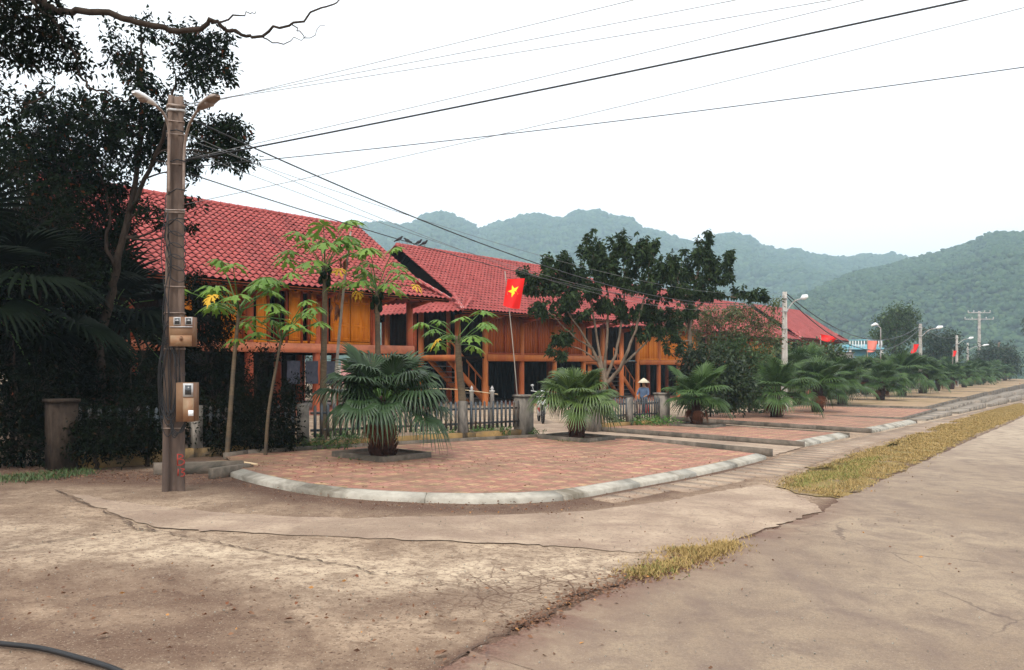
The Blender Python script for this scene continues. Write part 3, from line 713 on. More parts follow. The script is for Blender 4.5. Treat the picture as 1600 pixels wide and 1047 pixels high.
def build_house(label, origin, zg, floor_z, ze, style, detail=True):
    """local x along the street, y away from it, z from the ground at the first column"""
    t = thing('stilt_house', label, 'house', (origin[0], origin[1], zg), math.atan2(hu[1], hu[0]), 'stilt houses with red tiled roofs')
    e = ze - zg; fz = floor_z - zg
    colm = 'column_wood' if style == 1 else 'column_orange'
    # roof
    key = round(e, 3)
    mb = MB()
    for sd_ in (1, -1):
        V, Fq = roof_slope(sd_, e); mb.add(V, np.array(Fq))
    for sd_ in (-1, 1):
        V, Fq = skirt_slope(sd_, e - .02); mb.add(V, np.array(Fq))
    roof = put('roof', mb, 'roof_tile', t, smooth=True)
    # ridge and hip caps : overlapping half-round tiles
    mb = MB()
    def caps(a, b, r_, n=None):
        a, b = np.array(a, float), np.array(b, float); L = np.linalg.norm(b - a); n = max(2, int(L / .33))
        for k in range(n):
            p = a + (b - a) * k / n; q = a + (b - a) * (k + 1.12) / n; mb.tube([p, q], [r_ * 1.12, r_ * .92], 8)
    caps((RX0, RY, e + RISE + .03), (RX1, RY, e + RISE + .03), .095)
    for X0, X1 in ((RX0, EX0), (RX1, EX1)):
        caps((X0, EY0 + 4.5 * FS, e + RISE * FS + .06), (X1, EY0, e + .05), .075); caps((X0, EY1 - 4.5 * FS, e + RISE * FS + .06), (X1, EY1, e + .05), .075)
        for (ya, yb) in ((EY0 + 4.5 * FS, RY), (EY1 - 4.5 * FS, RY)): caps((X0, ya, e + RISE * FS + .04), (X0, yb, e + RISE + .04), .05)
    put('ridge_caps', mb, 'roof_tile', roof, smooth=True)
    # mortar where the skirt meets the main slope
    mb = MB()
    for X0, X1 in ((RX0, EX0), (RX1, EX1)):
        a = np.array((X0, EY0 + 4.5 * FS, e + RISE * FS + .09)); b = np.array((X1, EY0, e + .1))
        put('hip_mortar', MB().bar(a, b, .11, .035), 'mortar_white', roof)
    # underside : boarding, rafters, gable panels
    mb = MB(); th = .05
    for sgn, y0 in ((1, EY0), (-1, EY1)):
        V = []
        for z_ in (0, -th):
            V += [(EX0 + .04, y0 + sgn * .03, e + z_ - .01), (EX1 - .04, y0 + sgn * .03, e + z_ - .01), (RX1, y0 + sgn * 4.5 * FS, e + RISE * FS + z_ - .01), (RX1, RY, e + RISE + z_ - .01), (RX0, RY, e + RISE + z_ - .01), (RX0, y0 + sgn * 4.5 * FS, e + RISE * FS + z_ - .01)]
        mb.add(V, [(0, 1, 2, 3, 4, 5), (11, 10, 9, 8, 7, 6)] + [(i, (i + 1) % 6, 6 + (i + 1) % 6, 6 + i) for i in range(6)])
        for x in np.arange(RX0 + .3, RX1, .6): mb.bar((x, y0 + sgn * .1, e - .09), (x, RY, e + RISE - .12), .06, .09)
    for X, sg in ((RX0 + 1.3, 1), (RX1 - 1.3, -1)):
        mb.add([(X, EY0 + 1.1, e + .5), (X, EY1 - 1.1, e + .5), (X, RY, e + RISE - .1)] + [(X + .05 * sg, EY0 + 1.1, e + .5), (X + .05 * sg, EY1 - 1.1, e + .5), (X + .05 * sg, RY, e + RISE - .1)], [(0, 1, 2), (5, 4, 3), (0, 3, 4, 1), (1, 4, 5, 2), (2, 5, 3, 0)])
    put('roof_boarding', mb, 'shade_wood', roof)
    # eave fascia, brackets
    mb = MB(); mb.box(((EX0 + EX1) / 2, EY0 + .06, e - .03), (EX1 - EX0 - .1, .03, .10))
    for x in COLX: mb.bar((x, -.1, e - .25), (x, EY0 + .1, e - .05), .07, .12); mb.box((x, -.35, e - .12), (.10, .7, .10))
    put('fascia', mb, 'frame_wood', t)
    # columns
    bz = -.35
    for y in (0, 2.2, 4.4, 6.6):
        for x in COLX:
            if y > 0 and x not in (COLX[0], COLX[1], COLX[3], COLX[4], COLX[5]): continue
            htop = e - .1 if y in (0, 6.6) else e + 1.0
            c = MB().lathe([(.0, bz), (.19, bz), (.19, bz + .22), (.135, bz + .26), (.13, fz * .5), (.125, htop), (0, htop)], (x, y, 0), 12)
            put('column', c, colm if y == 0 or x == COLX[0] else 'frame_wood', t, smooth=False)  # most columns behind the front get darker wood, standing in for shade
    # floor frame
    mb = MB(); bm_ = 'beam_pink' if style == 1 else 'column_orange'
    mb.box(((COLX[0] + COLX[-1]) / 2 + (.85 if style != 1 else -.0), -.155, fz + .02), (COLX[-1] - COLX[0] + (.1 if style == 1 else -1.8), .08, .30))
    if style == 1: pass
    mb.box(((COLX[0] + COLX[-1]) / 2, 6.755, fz), (COLX[-1] - COLX[0], .08, .28))
    for x in (COLX[0], COLX[-1]): mb.box((x + (-.17 if x < 0 else .17), 3.3, fz), (.08, 6.7, .26))
    put('floor_beam', mb, bm_, t)
    mb = MB(); mb.box(((COLX[0] + COLX[-1]) / 2, 3.3, fz + .03), (COLX[-1] - COLX[0] + .2, 6.7, .08))
    for x in np.arange(COLX[0] + .5, COLX[-1], .7): mb.box((x, 3.3, fz - .08), (.09, 6.6, .13))
    put('floor', mb, 'shade_wood', t)
    # walls : boards
    wm = 'board_red' if style in (1, 2) else 'panel_orange'
    z0, z1 = fz + .17, e + .35
    def boards(name, x0, x1, y, mat, axis=0, wd=.19):
        mb = MB(); n = max(1, int(abs(x1 - x0) / wd)); w_ = (x1 - x0) / n; r_ = np.random.default_rng(2)
        for k in range(n):
            c_ = x0 + (k + .5) * w_; o_ = r_.normal(0, .004)
            if axis == 0: mb.box((c_, y + o_, (z0 + z1) / 2), (w_ - .012, .035, z1 - z0))
            else: mb.box((y + o_, c_, (z0 + z1) / 2), (.035, w_ - .012, z1 - z0))
        return put(name, mb, mat, t)
    boards('back_wall', 0, 7.6, 6.6, 'shade_wood'); boards('side_wall', 0.1, 6.5, 0, 'shade_wood', 1, .3); boards('side_wall', .1, 6.5, 7.6, 'shade_wood', 1, .3)
    lw = MB(); zc = (fz + .1) / 2 - .12  # added dark boards at back and side, to keep the under-floor space black
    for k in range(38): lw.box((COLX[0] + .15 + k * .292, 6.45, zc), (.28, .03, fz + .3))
    put('shade_wall', lw, 'shade_wood', t)
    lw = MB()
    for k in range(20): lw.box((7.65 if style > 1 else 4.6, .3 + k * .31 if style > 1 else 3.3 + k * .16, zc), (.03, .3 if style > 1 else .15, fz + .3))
    put('shade_wall', lw, 'shade_wood', t)
    mb = MB(); mb.box((3.8, 3.3, e + .4), (7.5, 6.5, .04)); put('ceiling', mb, 'shade_wood', t)
    if style == 1:
        put('sill_board', MB().box((3.8, -.03, fz + .21), (7.6, .05, .09)), 'panel_orange', t)
        def shutter(x0, x1, two=False):
            s = MB(); za, zb = fz + .27, e + .05; s.box(((x0 + x1) / 2, -.075, (za + zb) / 2), (x1 - x0 - .015, .03, zb - za))
            o = put('shutter', s, 'panel_orange', t)
            f = MB(); w_ = x1 - x0
            for zc, hh in ((za + .3, .42), (za + .95, .66), (zb - .18, .22)):
                ncol = 2 if w_ > .6 else 1
                for c_ in range(ncol):
                    cx = x0 + w_ * (c_ + .5) / ncol; pw = w_ / ncol - .14
                    f.box((cx, -.096, zc + hh / 2), (pw, .012, .035)); f.box((cx, -.096, zc - hh / 2), (pw, .012, .035)); f.box((cx - pw / 2, -.096, zc), (.03, .012, hh)); f.box((cx + pw / 2, -.096, zc), (.03, .012, hh))
            put('moulding', f, 'frame_wood' if False else 'panel_orange', o); return o
        for a, b in ((.15, .62), (1.55, 2.1), (2.75, 3.12), (3.95, 4.4), (4.8, 5.2), (5.62, 6.46), (6.48, 7.36)): shutter(a, b)
        mb = MB()
        for x in (.07, 2.35, 2.62, 3.2, 3.88, 4.46, 4.74, 5.28, 5.5, 7.44): mb.box((x, -.04, (z0 + z1) / 2), (.085, .07, z1 - z0))
        mb.box((3.8, -.04, e + .02), (7.6, .06, .1))
        for x in np.arange(3.3, 3.9, .11): mb.tube([(x, -.03, fz + .25), (x, -.03, fz + .8)], .014, 5)
        for x in np.arange(.7, 1.5, .11): mb.tube([(x, -.03, fz + .25), (x, -.03, fz + .8)], .014, 5)
        put('window_frame', mb, 'frame_wood', t)
        boards('front_wall', 2.12, 2.7, -.01, 'board_red'); boards('front_wall', 7.4, 7.6, -.01, 'board_red')
    else:
        boards('front_wall', 0.1, 7.55, .0, wm)
        mb = MB()
        for x in (1.3, 3.8, 6.3): mb.box((x, -.05, (z0 + z1) / 2), (.07, .05, z1 - z0))
        mb.box((3.8, -.05, z0 + .04), (7.5, .05, .08)); put('wall_frame', mb, 'frame_wood' if style == 2 else 'panel_orange', t)
    # floor slab on the ground
    put('base_slab', MB().box((3.8, 3.3, -.2), (12.6, 8.4, .36)), 'tile_floor', t)
    # stair under the gallery
    if style >= 2:
        st = MB(); a = np.array((-1.9, .45, fz)); b = np.array((.75, .45, -.05)); 
        for dy in (0, 1.15): st.bar(a + (0, dy, 0), b + (0, dy, 0), .06, .24)
        s_ = put('stair', st, colm, t); tr = MB()
        for k in range(9): q = a + (b - a) * (k + .5) / 9; tr.box((q[0], q[1] + .57, q[2]), (.26, 1.1, .04))
        put('tread', tr, 'grey_wall', s_); hr = MB()
        hr.bar(a + (0, 0, .85), b + (0, 0, .85), .05, .06)
        for k in range(7): q = a + (b - a) * k / 6; hr.bar(q, q + np.array((0, 0, .85)), .035, .035, (1, 0, 0))
        put('handrail', hr, colm, s_)
    return t
base1 = np.array([-6.5, 27.4]) - hu * 5.15
build_house('large stilt house with open orange shutters, nearest of the row, behind the papaya trees', base1, float(gz(*base1)), 2.18, 4.05, 1)
base2 = np.array([-1.18, 36.0])
build_house('second stilt house with red-brown board walls, black birds on its ridge and a stair underneath', base2, -.16, 1.94, 3.85, 2)
b3 = base2 + hu * 15.3 + hv * 1.4
build_house('third stilt house with bright orange boards behind the spreading dark tree', b3, -.4, 1.78, 3.8, 3)
b4 = b3 + hu * 15.3 + hv * .8
build_house('fourth stilt house mostly hidden behind the reddish-green tree and bushes', b4, -.55, 1.62, 3.7, 3)
b5 = b4 + hu * 15.6 + hv * .9
build_house('farthest stilt house, its red roof rising behind the concrete pole with papaya in front', b5, -.7, 1.9, 3.95, 2)

# ------------------------------------------------------------------ foliage tools
def leaf_quads(mb, pos, dr, L, wr=.42, fold=.25, r_=rng):
    n = len(pos); dr = unit(dr); L = np.broadcast_to(np.asarray(L, float), (n,))[:, None]
    rv = unit(r_.normal(size=(n, 3)) + np.array([0, 0, 1.2])); sd_ = unit(np.cross(dr, rv)); up = np.cross(sd_, dr)
    b = pos; t = pos + dr * L - np.array([0, 0, 1]) * L * .12; mid = pos + dr * L * .48 + up * L * fold * .4
    V = np.stack([b, mid + sd_ * L * wr * .5 - up * L * .08, t, mid - sd_ * L * wr * .5 - up * L * .08], 1).reshape(-1, 3)
    mb.add(V, np.arange(4 * n).reshape(-1, 4))
def cluster_tips(c, rad, n, r_=rng, shell=.45):
    d = unit(r_.normal(size=(n, 3))); q = r_.uniform(shell ** 3, 1, n) ** (1 / 3)
    return np.array(c) + d * q[:, None] * np.array(rad), d
def leafy_tree(name, label, cat, base, trunk, clusters, leaf, per, mat, bark, group=None, twig=True, r0=.1, droop=.3, wr=.42, seed=1, limb_r=.45, dens=1.0, rs=1.0, clump=1.0, plume=False):
    """trunk: list of (point, radius); clusters: (centre, radii(3), tips)"""
    r_ = np.random.default_rng(seed); t = thing(name, label, cat, base, 0, group)
    tm = MB(); lm = MB(); paths = []
    for tr in trunk:
        p = smoothpath([q[0] for q in tr], 5); rr = np.interp(np.linspace(0, len(tr) - 1, len(p)), range(len(tr)), [q[1] for q in tr])
        p[1:-1] += r_.normal(0, .015, p[1:-1].shape); tm.tube(p, rr, 9); paths.append((p, rr))
    allp = np.concatenate([p for p, _ in paths]); allr = np.concatenate([r for _, r in paths])
    for c, rad, nt_ in clusters:
        c = np.array(c, float); rad = np.array(rad if np.ndim(rad) else (rad,) * 3, float)
        dd = np.linalg.norm(allp - c, axis=1) + np.maximum(0, allp[:, 2] - c[2] + .1) * 2; k = int(np.argmin(dd)); a = allp[k]
        mid = (a + c) / 2 + r_.normal(0, .12, 3) * np.linalg.norm(c - a); mid[2] -= .05 * np.linalg.norm(c - a)
        lr = max(.008, allr[k] * limb_r); lp = smoothpath([a, mid, c], 5); tm.tube(lp, np.linspace(lr, lr * .35, len(lp)), 6, False)
        nt_ = int(nt_ * dens); tips, d = cluster_tips(c, rad * rs, nt_, r_)
        if plume:                                    # leaf rosettes strung along a few upswept twigs
            nb = max(2, nt_ // 9); lo = c - np.array([0, 0, rad[2] * .9]); tips = []; d = []
            for q in range(nb):
                out = unit(r_.normal(size=3) * (1, 1, .35) + (0, 0, .75)); e_ = c + out * rad * (1.25, 1.25, 1.5); m_ = (lo + e_) / 2 + (out * (1, 1, 0)) * rad * .45
                bp = smoothpath([lo, m_, e_], 6); tm.tube(bp, np.linspace(lr * .3, .004, len(bp)), 4, False)
                for f in np.linspace(.25, 1, max(3, nt_ // nb)): tips.append(bp[int(f * (len(bp) - 1))] + r_.normal(0, .05, 3)); d.append(unit(r_.normal(size=3) * (1, 1, .4) + out * .5))
            tips = np.array(tips); d = np.array(d); nt_ = len(tips)
        if twig and not plume:
            for q in tips[::2]:
                s0 = lp[r_.integers(len(lp) // 2, len(lp))]; m_ = (s0 + q) / 2 + r_.normal(0, .05, 3) * np.linalg.norm(q - s0)
                tm.tube([s0, m_, q], [lr * .35, lr * .25, lr * .12], 4, False)
        n = nt_ * per; k = np.repeat(np.arange(nt_), per); sp = leaf * 1.5 * clump
        dn = unit(r_.normal(size=(nt_, 3)) * .8 + d * .9)
        along = r_.uniform(-1.0, 1.0, n)[:, None]
        pos = tips[k] + dn[k] * along * sp * 1.5 + r_.normal(0, sp * .35, (n, 3))
        dr = unit(r_.normal(size=(n, 3)) * .8 + dn[k] * .8 + np.array([0, 0, -droop]))
        leaf_quads(lm, pos, dr, leaf * r_.uniform(.6, 1.3, n), wr, .25, r_)
    put('trunk', tm, bark, t, world=True, smooth=True); put('crown', lm, mat, t, world=True); return t
def E(px, py, Y, rx, ry, n, rd=None):
    """cluster centred where (px,py) is seen at depth Y, radii given as seen"""
    s = Y / F; return (P(px, py, Y), (rx * s, (rd or (rx + ry) / 2) * s, ry * s), n)

# ---- tall dark tree behind the near pole
b = G(*P(156, 700, 14.2)[:2])
leafy_tree('shade_tree', 'tall dark-leaved tree rising behind the near concrete pole, crown over the house roof', 'tree', b,
    [[(b, .10), (P(157, 600, 14.2), .085), (P(158, 520, 14.2), .08), (P(176, 455, 14.2), .07), (P(185, 400, 14.1), .06), (P(205, 320, 14), .05), (P(215, 250, 13.8), .04), (P(222, 150, 13.6), .03), (P(222, 60, 13.6), .015)],
     [(P(203, 330, 14), .04), (P(240, 250, 13.7), .035), (P(262, 190, 13.4), .03), (P(275, 120, 13.3), .015)],
     [(P(182, 420, 14.1), .035), (P(165, 380, 14.1), .03), (P(172, 330, 14.1), .02), (P(150, 250, 13.9), .012)]],
    [E(222, 45, 13.6, 16, 22, 14), E(205, 95, 13.6, 28, 26, 30), E(225, 130, 13.4, 30, 28, 34), E(292, 65, 13.2, 38, 28, 46), E(330, 100, 13.4, 34, 34, 46), E(300, 120, 13.2, 34, 25, 30), E(345, 62, 13.3, 20, 16, 16),
     E(90, 165, 13.6, 55, 30, 60), E(150, 180, 13.5, 50, 36, 70), E(200, 205, 13.7, 60, 40, 90), E(250, 180, 13.8, 50, 36, 60), E(330, 205, 13.5, 40, 24, 46), E(365, 215, 13.4, 30, 26, 40), E(370, 245, 13.3, 26, 20, 24), E(320, 240, 13.6, 40, 24, 36),
     E(170, 250, 13.9, 60, 32, 60), E(120, 220, 13.8, 50, 30, 50), E(245, 235, 13.9, 40, 26, 34), E(290, 265, 13.8, 26, 16, 14), E(235, 330, 13.9, 22, 14, 10), E(295, 318, 13.6, 16, 12, 7), E(262, 350, 13.9, 22, 14, 9), E(300, 352, 13.8, 12, 10, 4), E(120, 270, 14.4, 60, 30, 70), E(60, 200, 14.2, 50, 34, 60), E(180, 300, 14.3, 40, 26, 30), E(100, 320, 14.6, 50, 30, 50), E(160, 350, 14.6, 40, 26, 30), E(185, 340, 14.5, 24, 40, 40), E(165, 400, 14.8, 36, 30, 44), E(140, 300, 14.3, 50, 40, 60), E(60, 260, 14.2, 60, 40, 70), E(30, 230, 14.0, 60, 40, 80), E(100, 250, 14.2, 60, 40, 70), E(175, 50, 13.4, 12, 16, 6), E(170, 85, 13.5, 14, 12, 7)],
    .092, 13, 'leaf_dark', 'bark_dark', r0=.1, seed=11, dens=1.55, clump=.75)
# ---- overhanging tree at upper left: trunk stands outside the frame
b = G(-7.6, 6.4)
leafy_tree('overhanging_tree', 'tree reaching in from the left edge, bare curving bough across the sky and reddish leaves', 'tree', b,
    [[(b, .16), ((-7.4, 6.5, 2.5), .14), ((-6.9, 6.6, 4.4), .11), (P(-60, -30, 7.0), .085), (P(40, -8, 7.1), .04), (P(70, 5, 7.15), .032), (P(100, 16, 7.2), .03), (P(170, 20, 7.2), .028), (P(240, 42, 7.3), .026), (P(300, 47, 7.4), .024), (P(335, 34, 7.4), .02)],
     [(P(330, 35, 7.4), .019), (P(370, 50, 7.45), .016), (P(400, 58, 7.5), .014), (P(450, 40, 7.5), .011), (P(500, 15, 7.5), .008), (P(540, -5, 7.5), .005)],
     [(P(332, 34, 7.4), .01), (P(380, 22, 7.4), .006), (P(400, 18, 7.4), .003)], [(P(408, 56, 7.5), .007), (P(440, 70, 7.5), .005), (P(478, 56, 7.5), .003)], [(P(455, 38, 7.5), .006), (P(480, 58, 7.5), .004), (P(508, 40, 7.5), .0025)],
     [(P(50, 0, 7.1), .016), (P(95, 50, 7.2), .012), (P(120, 100, 7.3), .011), (P(135, 135, 7.3), .01), (P(165, 142, 7.3), .008), (P(190, 158, 7.3), .006), (P(208, 152, 7.3), .003)],
     [(P(-40, 60, 7.1), .015), (P(10, 90, 7.1), .008), (P(50, 105, 7.1), .006), (P(85, 135, 7.1), .003)]],
    [E(20, 30, 7.0, 42, 34, 34), E(60, 40, 7.2, 40, 30, 34), E(20, 75, 7.0, 32, 24, 26), E(90, 70, 7.3, 26, 30, 28), E(50, 90, 7.2, 30, 16, 18), E(112, 100, 7.3, 24, 14, 16), E(5, 5, 6.9, 40, 20, 24), E(-40, 60, 7, 50, 60, 40), E(5, 160, 7.1, 14, 40, 14), E(75, 8, 7.2, 22, 12, 12)],
    .055, 11, 'leaf_black', 'bark_dark', seed=5, limb_r=.25, dens=1.6)

# ---- fan palms (leaf = pleated fan with drooping split tips)
def fan_leaf(mb, base, dirv, petiole, rad, r_, droop=.6, nseg=30, mbp=None, spread=2.35, sag=1.0):
    d = unit(np.array(dirv, float)); side = unit(np.cross(d, np.array([0, 0, 1.]))); up = np.cross(side, d)
    p0 = np.array(base, float); hub = p0 + d * petiole; hub[2] -= petiole * .18 * sag
    if mbp is not None: mbp.tube([p0, p0 + d * petiole * .5 + up * .02, hub], [.018, .012, .009], 4, False)
    d = unit(d + np.array([0, 0, -.28 * sag])); up = np.cross(side, d)
    an = np.linspace(-spread, spread, nseg + 1); V = []; Fq = []
    for k in range(nseg):
        a0, a1 = an[k], an[k + 1]; am = (a0 + a1) / 2; L = rad * (1 - .28 * (abs(am) / spread) ** 2) * r_.uniform(.88, 1.08); o = len(V)
        def pt(a, s, lift):
            q = (math.cos(a) * d + math.sin(a) * side) * L * s
            cup = .18 * (1 - math.cos(a)) * L * s
            bend = droop * L * max(0, s - .42) ** 1.7 * 1.6
            shr = 1 - .35 * max(0, s - .55) * droop
            return hub + q * shr + up * (lift * L + cup) - np.array([0, 0, 1]) * bend
        V += [pt(am, .02, 0)]
        for s_, wf in ((.5, .95), (.74, .45), (.92, .22)):
            w_ = (a1 - a0) / 2 * wf; V += [pt(am - w_, s_, .0), pt(am, s_, .06 * wf), pt(am + w_, s_, .0)]
        V += [pt(am + r_.normal(0, .05), 1.06, .0)]
        Fq += [(o, o + 1, o + 2), (o, o + 2, o + 3)]
        for q in (1, 4): Fq += [(o + q, o + q + 3, o + q + 4, o + q + 1), (o + q + 1, o + q + 4, o + q + 5, o + q + 2)]
        Fq += [(o + 7, o + 10, o + 8), (o + 8, o + 10, o + 9)]
    mb.add(V, [f for f in Fq])
def make_palm(label, loc, trunk_h, trunk_r, nf, pet, rad, mat, seed, scale=1, droop=.7, group='fan palms along the paving', rz=0, name='fan_palm', tilt_lo=-.35):
    r_ = np.random.default_rng(seed); t = thing(name, label, 'palm', loc, rz, group)
    tm = MB(); prof = []
    for k in range(26):
        z = trunk_h * k / 25; prof.append((trunk_r * (1.15 - .35 * k / 25) * (1 + .10 * (k % 2)) * r_.uniform(.93, 1.07), z))
    tm.lathe([(0, -.1), (prof[0][0], -.1)] + prof + [(.02, trunk_h + .1)], n=11)
    for k in range(int(60 * trunk_h / .6)):                       # broken leaf bases
        a = r_.uniform(0, 6.28); z = r_.uniform(.0, trunk_h); q = trunk_r * (1.15 - .35 * z / trunk_h)
        p = np.array([math.cos(a) * q, math.sin(a) * q, z]); o = np.array([math.cos(a) * .6, math.sin(a) * .6, 1.0]) * r_.uniform(.05, .11)
        tm.tube([p - o * .2, p + o], [.022, .007], 4)
    put('trunk', tm, 'palm_bark', t)
    lm, pm = MB(), MB()
    for k in range(nf):
        a = k * 2.39996 + r_.uniform(-.5, .5); f = k / nf; e_ = 1.3 - (1.3 - tilt_lo) * f ** .9 + r_.normal(0, .2)
        d = (math.cos(a) * math.cos(e_), math.sin(a) * math.cos(e_), math.sin(e_))
        fan_leaf(lm, (math.cos(a) * trunk_r * .5, math.sin(a) * trunk_r * .5, trunk_h * (1.02 - .12 * f)), d, pet * r_.uniform(.55, 1.25), rad * r_.uniform(.8, 1.2), r_, droop * (.35 + .9 * f) * r_.uniform(.6, 1.4), mbp=pm)
    c = put('crown', lm, mat, t); put('leaf_stalks', pm, 'plant_green', c)
    if name == 'fan_palm' and mat != 'palm_leaf_dark':
        dm = MB()
        for k in range(3):
            a = r_.uniform(0, 6.28); fan_leaf(dm, (math.cos(a) * trunk_r, math.sin(a) * trunk_r, trunk_h * .85), (math.cos(a) * .45, math.sin(a) * .45, -.8), pet * .3, rad * .5, r_, .9, 22, spread=1.3)
        put('dead_fronds', dm, 'leaf_dry', t)
    return t
L1 = G(*U(597, 722)[:2], .08); L2 = G(*U(901, 692)[:2], .1)
pa = make_palm('largest fan palm, thick trunk and dark drooping leaves, nearest the pole on the paving', L1, .95, .2, 40, .66, .6, 'palm_leaf_deep', 27, droop=.95, tilt_lo=.12)
pb = make_palm('compact fresh green fan palm in a square bed by the gate opening', L2, .86, .15, 38, .55, .56, 'palm_leaf_light', 22, droop=.7, tilt_lo=.12)
pc = make_palm('young fan palm with loose spreading leaves on the second paved platform', G(*U(1088, 669)[:2], .08), .82, .14, 22, .7, .64, 'palm_leaf', 23, droop=.55, tilt_lo=0)
v1 = make_palm('bushy fan palm at the end of the third platform, left of the concrete pole', G(*U(1213, 656)[:2], .08), .95, .19, 28, .85, .72, 'palm_leaf', 24, droop=.65, tilt_lo=0)
v2 = make_palm('tall full fan palm just right of the concrete pole', G(13.95, 37.4, .05), 1.25, .22, 32, .95, .8, 'palm_leaf', 25, droop=.65, tilt_lo=-.1)
ords = ['sixth', 'seventh', 'eighth', 'ninth', 'tenth', 'eleventh', 'twelfth', 'thirteenth', 'fourteenth', 'fifteenth', 'sixteenth', 'seventeenth', 'eighteenth', 'nineteenth', 'twentieth']
for k in range(6, 21):
    q = np.array([13.9, 37.6]) + np.array([4.3, 6.1]) * (k - 5) + rng.normal(0, .25, 2); z = max(ZP, float(gz(*q)))
    dup([v2, v1, v2][k % 3], (q[0], q[1], z), rng.uniform(0, 6.28), ords[k - 6] + ' fan palm from the left in the row along the street', rng.uniform(.95, 1.25)).rotation_euler = (rng.normal(0, .07), rng.normal(0, .07), rng.uniform(0, 6.28))
# second line of fan palms, nearer the houses
second = [(1150, 43, 1.0), (1248, 45, 1.15), (1300, 52, 1.2), (1352, 62, 1.2), (1391, 70, 1.2), (1425, 80, 1.2), (1452, 90, 1.2), (1480, 100, 1.2)]
for k, (px, Y, s_) in enumerate(second):
    x = (px - 800) / F * Y
    dup([v1, v2][k % 2], (x, Y, max(ZP, float(gz(x, Y)))), rng.uniform(0, 6.28), ords[k].replace('sixth', 'first').replace('seventh', 'second').replace('eighth', 'third').replace('ninth', 'fourth').replace('tenth', 'fifth').replace('eleventh', 'sixth').replace('twelfth', 'seventh').replace('thirteenth', 'eighth') + ' palm from the left in the rear line behind the street palms', s_ * rng.uniform(.95, 1.2)).rotation_euler = (rng.normal(0, .07), rng.normal(0, .07), rng.uniform(0, 6.28))

# ---- dark tall palms and shrubs at the far left, behind the fence
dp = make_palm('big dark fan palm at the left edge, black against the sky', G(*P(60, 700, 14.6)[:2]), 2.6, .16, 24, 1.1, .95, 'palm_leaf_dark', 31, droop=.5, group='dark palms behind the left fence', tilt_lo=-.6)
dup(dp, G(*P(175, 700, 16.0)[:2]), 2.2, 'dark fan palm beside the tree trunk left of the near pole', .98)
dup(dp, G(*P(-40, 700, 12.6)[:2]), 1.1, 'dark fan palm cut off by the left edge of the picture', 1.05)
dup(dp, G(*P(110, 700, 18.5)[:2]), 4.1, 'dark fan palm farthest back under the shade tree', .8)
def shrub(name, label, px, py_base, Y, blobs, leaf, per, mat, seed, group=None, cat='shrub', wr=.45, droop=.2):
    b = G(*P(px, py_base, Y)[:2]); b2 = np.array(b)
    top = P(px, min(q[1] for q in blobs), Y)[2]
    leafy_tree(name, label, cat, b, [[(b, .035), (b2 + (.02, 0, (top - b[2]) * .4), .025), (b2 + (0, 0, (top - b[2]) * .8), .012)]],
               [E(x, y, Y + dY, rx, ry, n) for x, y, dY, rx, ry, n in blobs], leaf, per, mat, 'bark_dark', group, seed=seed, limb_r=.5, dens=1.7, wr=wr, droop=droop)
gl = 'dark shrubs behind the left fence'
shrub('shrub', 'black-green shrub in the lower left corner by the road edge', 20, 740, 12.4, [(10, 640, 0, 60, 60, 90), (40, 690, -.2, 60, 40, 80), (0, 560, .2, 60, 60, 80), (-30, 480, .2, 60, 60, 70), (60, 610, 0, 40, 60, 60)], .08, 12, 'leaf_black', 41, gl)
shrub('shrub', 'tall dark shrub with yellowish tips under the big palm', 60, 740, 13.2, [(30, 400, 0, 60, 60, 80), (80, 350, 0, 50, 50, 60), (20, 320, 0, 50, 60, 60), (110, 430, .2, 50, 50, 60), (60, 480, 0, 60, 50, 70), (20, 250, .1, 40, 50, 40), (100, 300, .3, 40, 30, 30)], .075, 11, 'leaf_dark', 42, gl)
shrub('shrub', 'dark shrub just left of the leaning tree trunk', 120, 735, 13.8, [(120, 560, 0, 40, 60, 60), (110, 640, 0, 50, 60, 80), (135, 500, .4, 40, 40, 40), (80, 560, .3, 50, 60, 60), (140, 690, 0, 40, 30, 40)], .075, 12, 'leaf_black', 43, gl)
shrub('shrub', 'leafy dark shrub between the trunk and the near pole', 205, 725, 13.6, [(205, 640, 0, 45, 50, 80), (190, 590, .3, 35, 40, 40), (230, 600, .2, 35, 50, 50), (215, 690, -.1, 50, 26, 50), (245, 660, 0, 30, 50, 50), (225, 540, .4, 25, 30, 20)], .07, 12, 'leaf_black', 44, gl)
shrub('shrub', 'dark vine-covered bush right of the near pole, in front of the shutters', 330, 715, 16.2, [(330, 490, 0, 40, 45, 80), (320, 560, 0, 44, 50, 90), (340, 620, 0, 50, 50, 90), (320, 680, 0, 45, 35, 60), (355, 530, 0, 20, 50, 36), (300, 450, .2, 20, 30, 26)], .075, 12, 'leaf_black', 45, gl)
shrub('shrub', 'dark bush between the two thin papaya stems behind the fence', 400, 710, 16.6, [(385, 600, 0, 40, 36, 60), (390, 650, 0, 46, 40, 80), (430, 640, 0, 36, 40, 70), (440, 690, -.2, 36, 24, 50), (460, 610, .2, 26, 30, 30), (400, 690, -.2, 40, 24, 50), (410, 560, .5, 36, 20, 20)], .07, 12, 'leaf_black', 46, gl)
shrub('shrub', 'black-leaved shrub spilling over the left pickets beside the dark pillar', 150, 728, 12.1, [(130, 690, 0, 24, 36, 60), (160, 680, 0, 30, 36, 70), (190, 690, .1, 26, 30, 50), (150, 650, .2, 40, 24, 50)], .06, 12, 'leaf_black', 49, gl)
shrub('shrub', 'black-leaved shrub over the pickets just left of the near pole', 230, 728, 12.6, [(220, 670, 0, 26, 30, 50), (240, 690, 0, 24, 26, 50), (210, 640, .1, 26, 26, 40)], .06, 12, 'leaf_black', 50, gl)
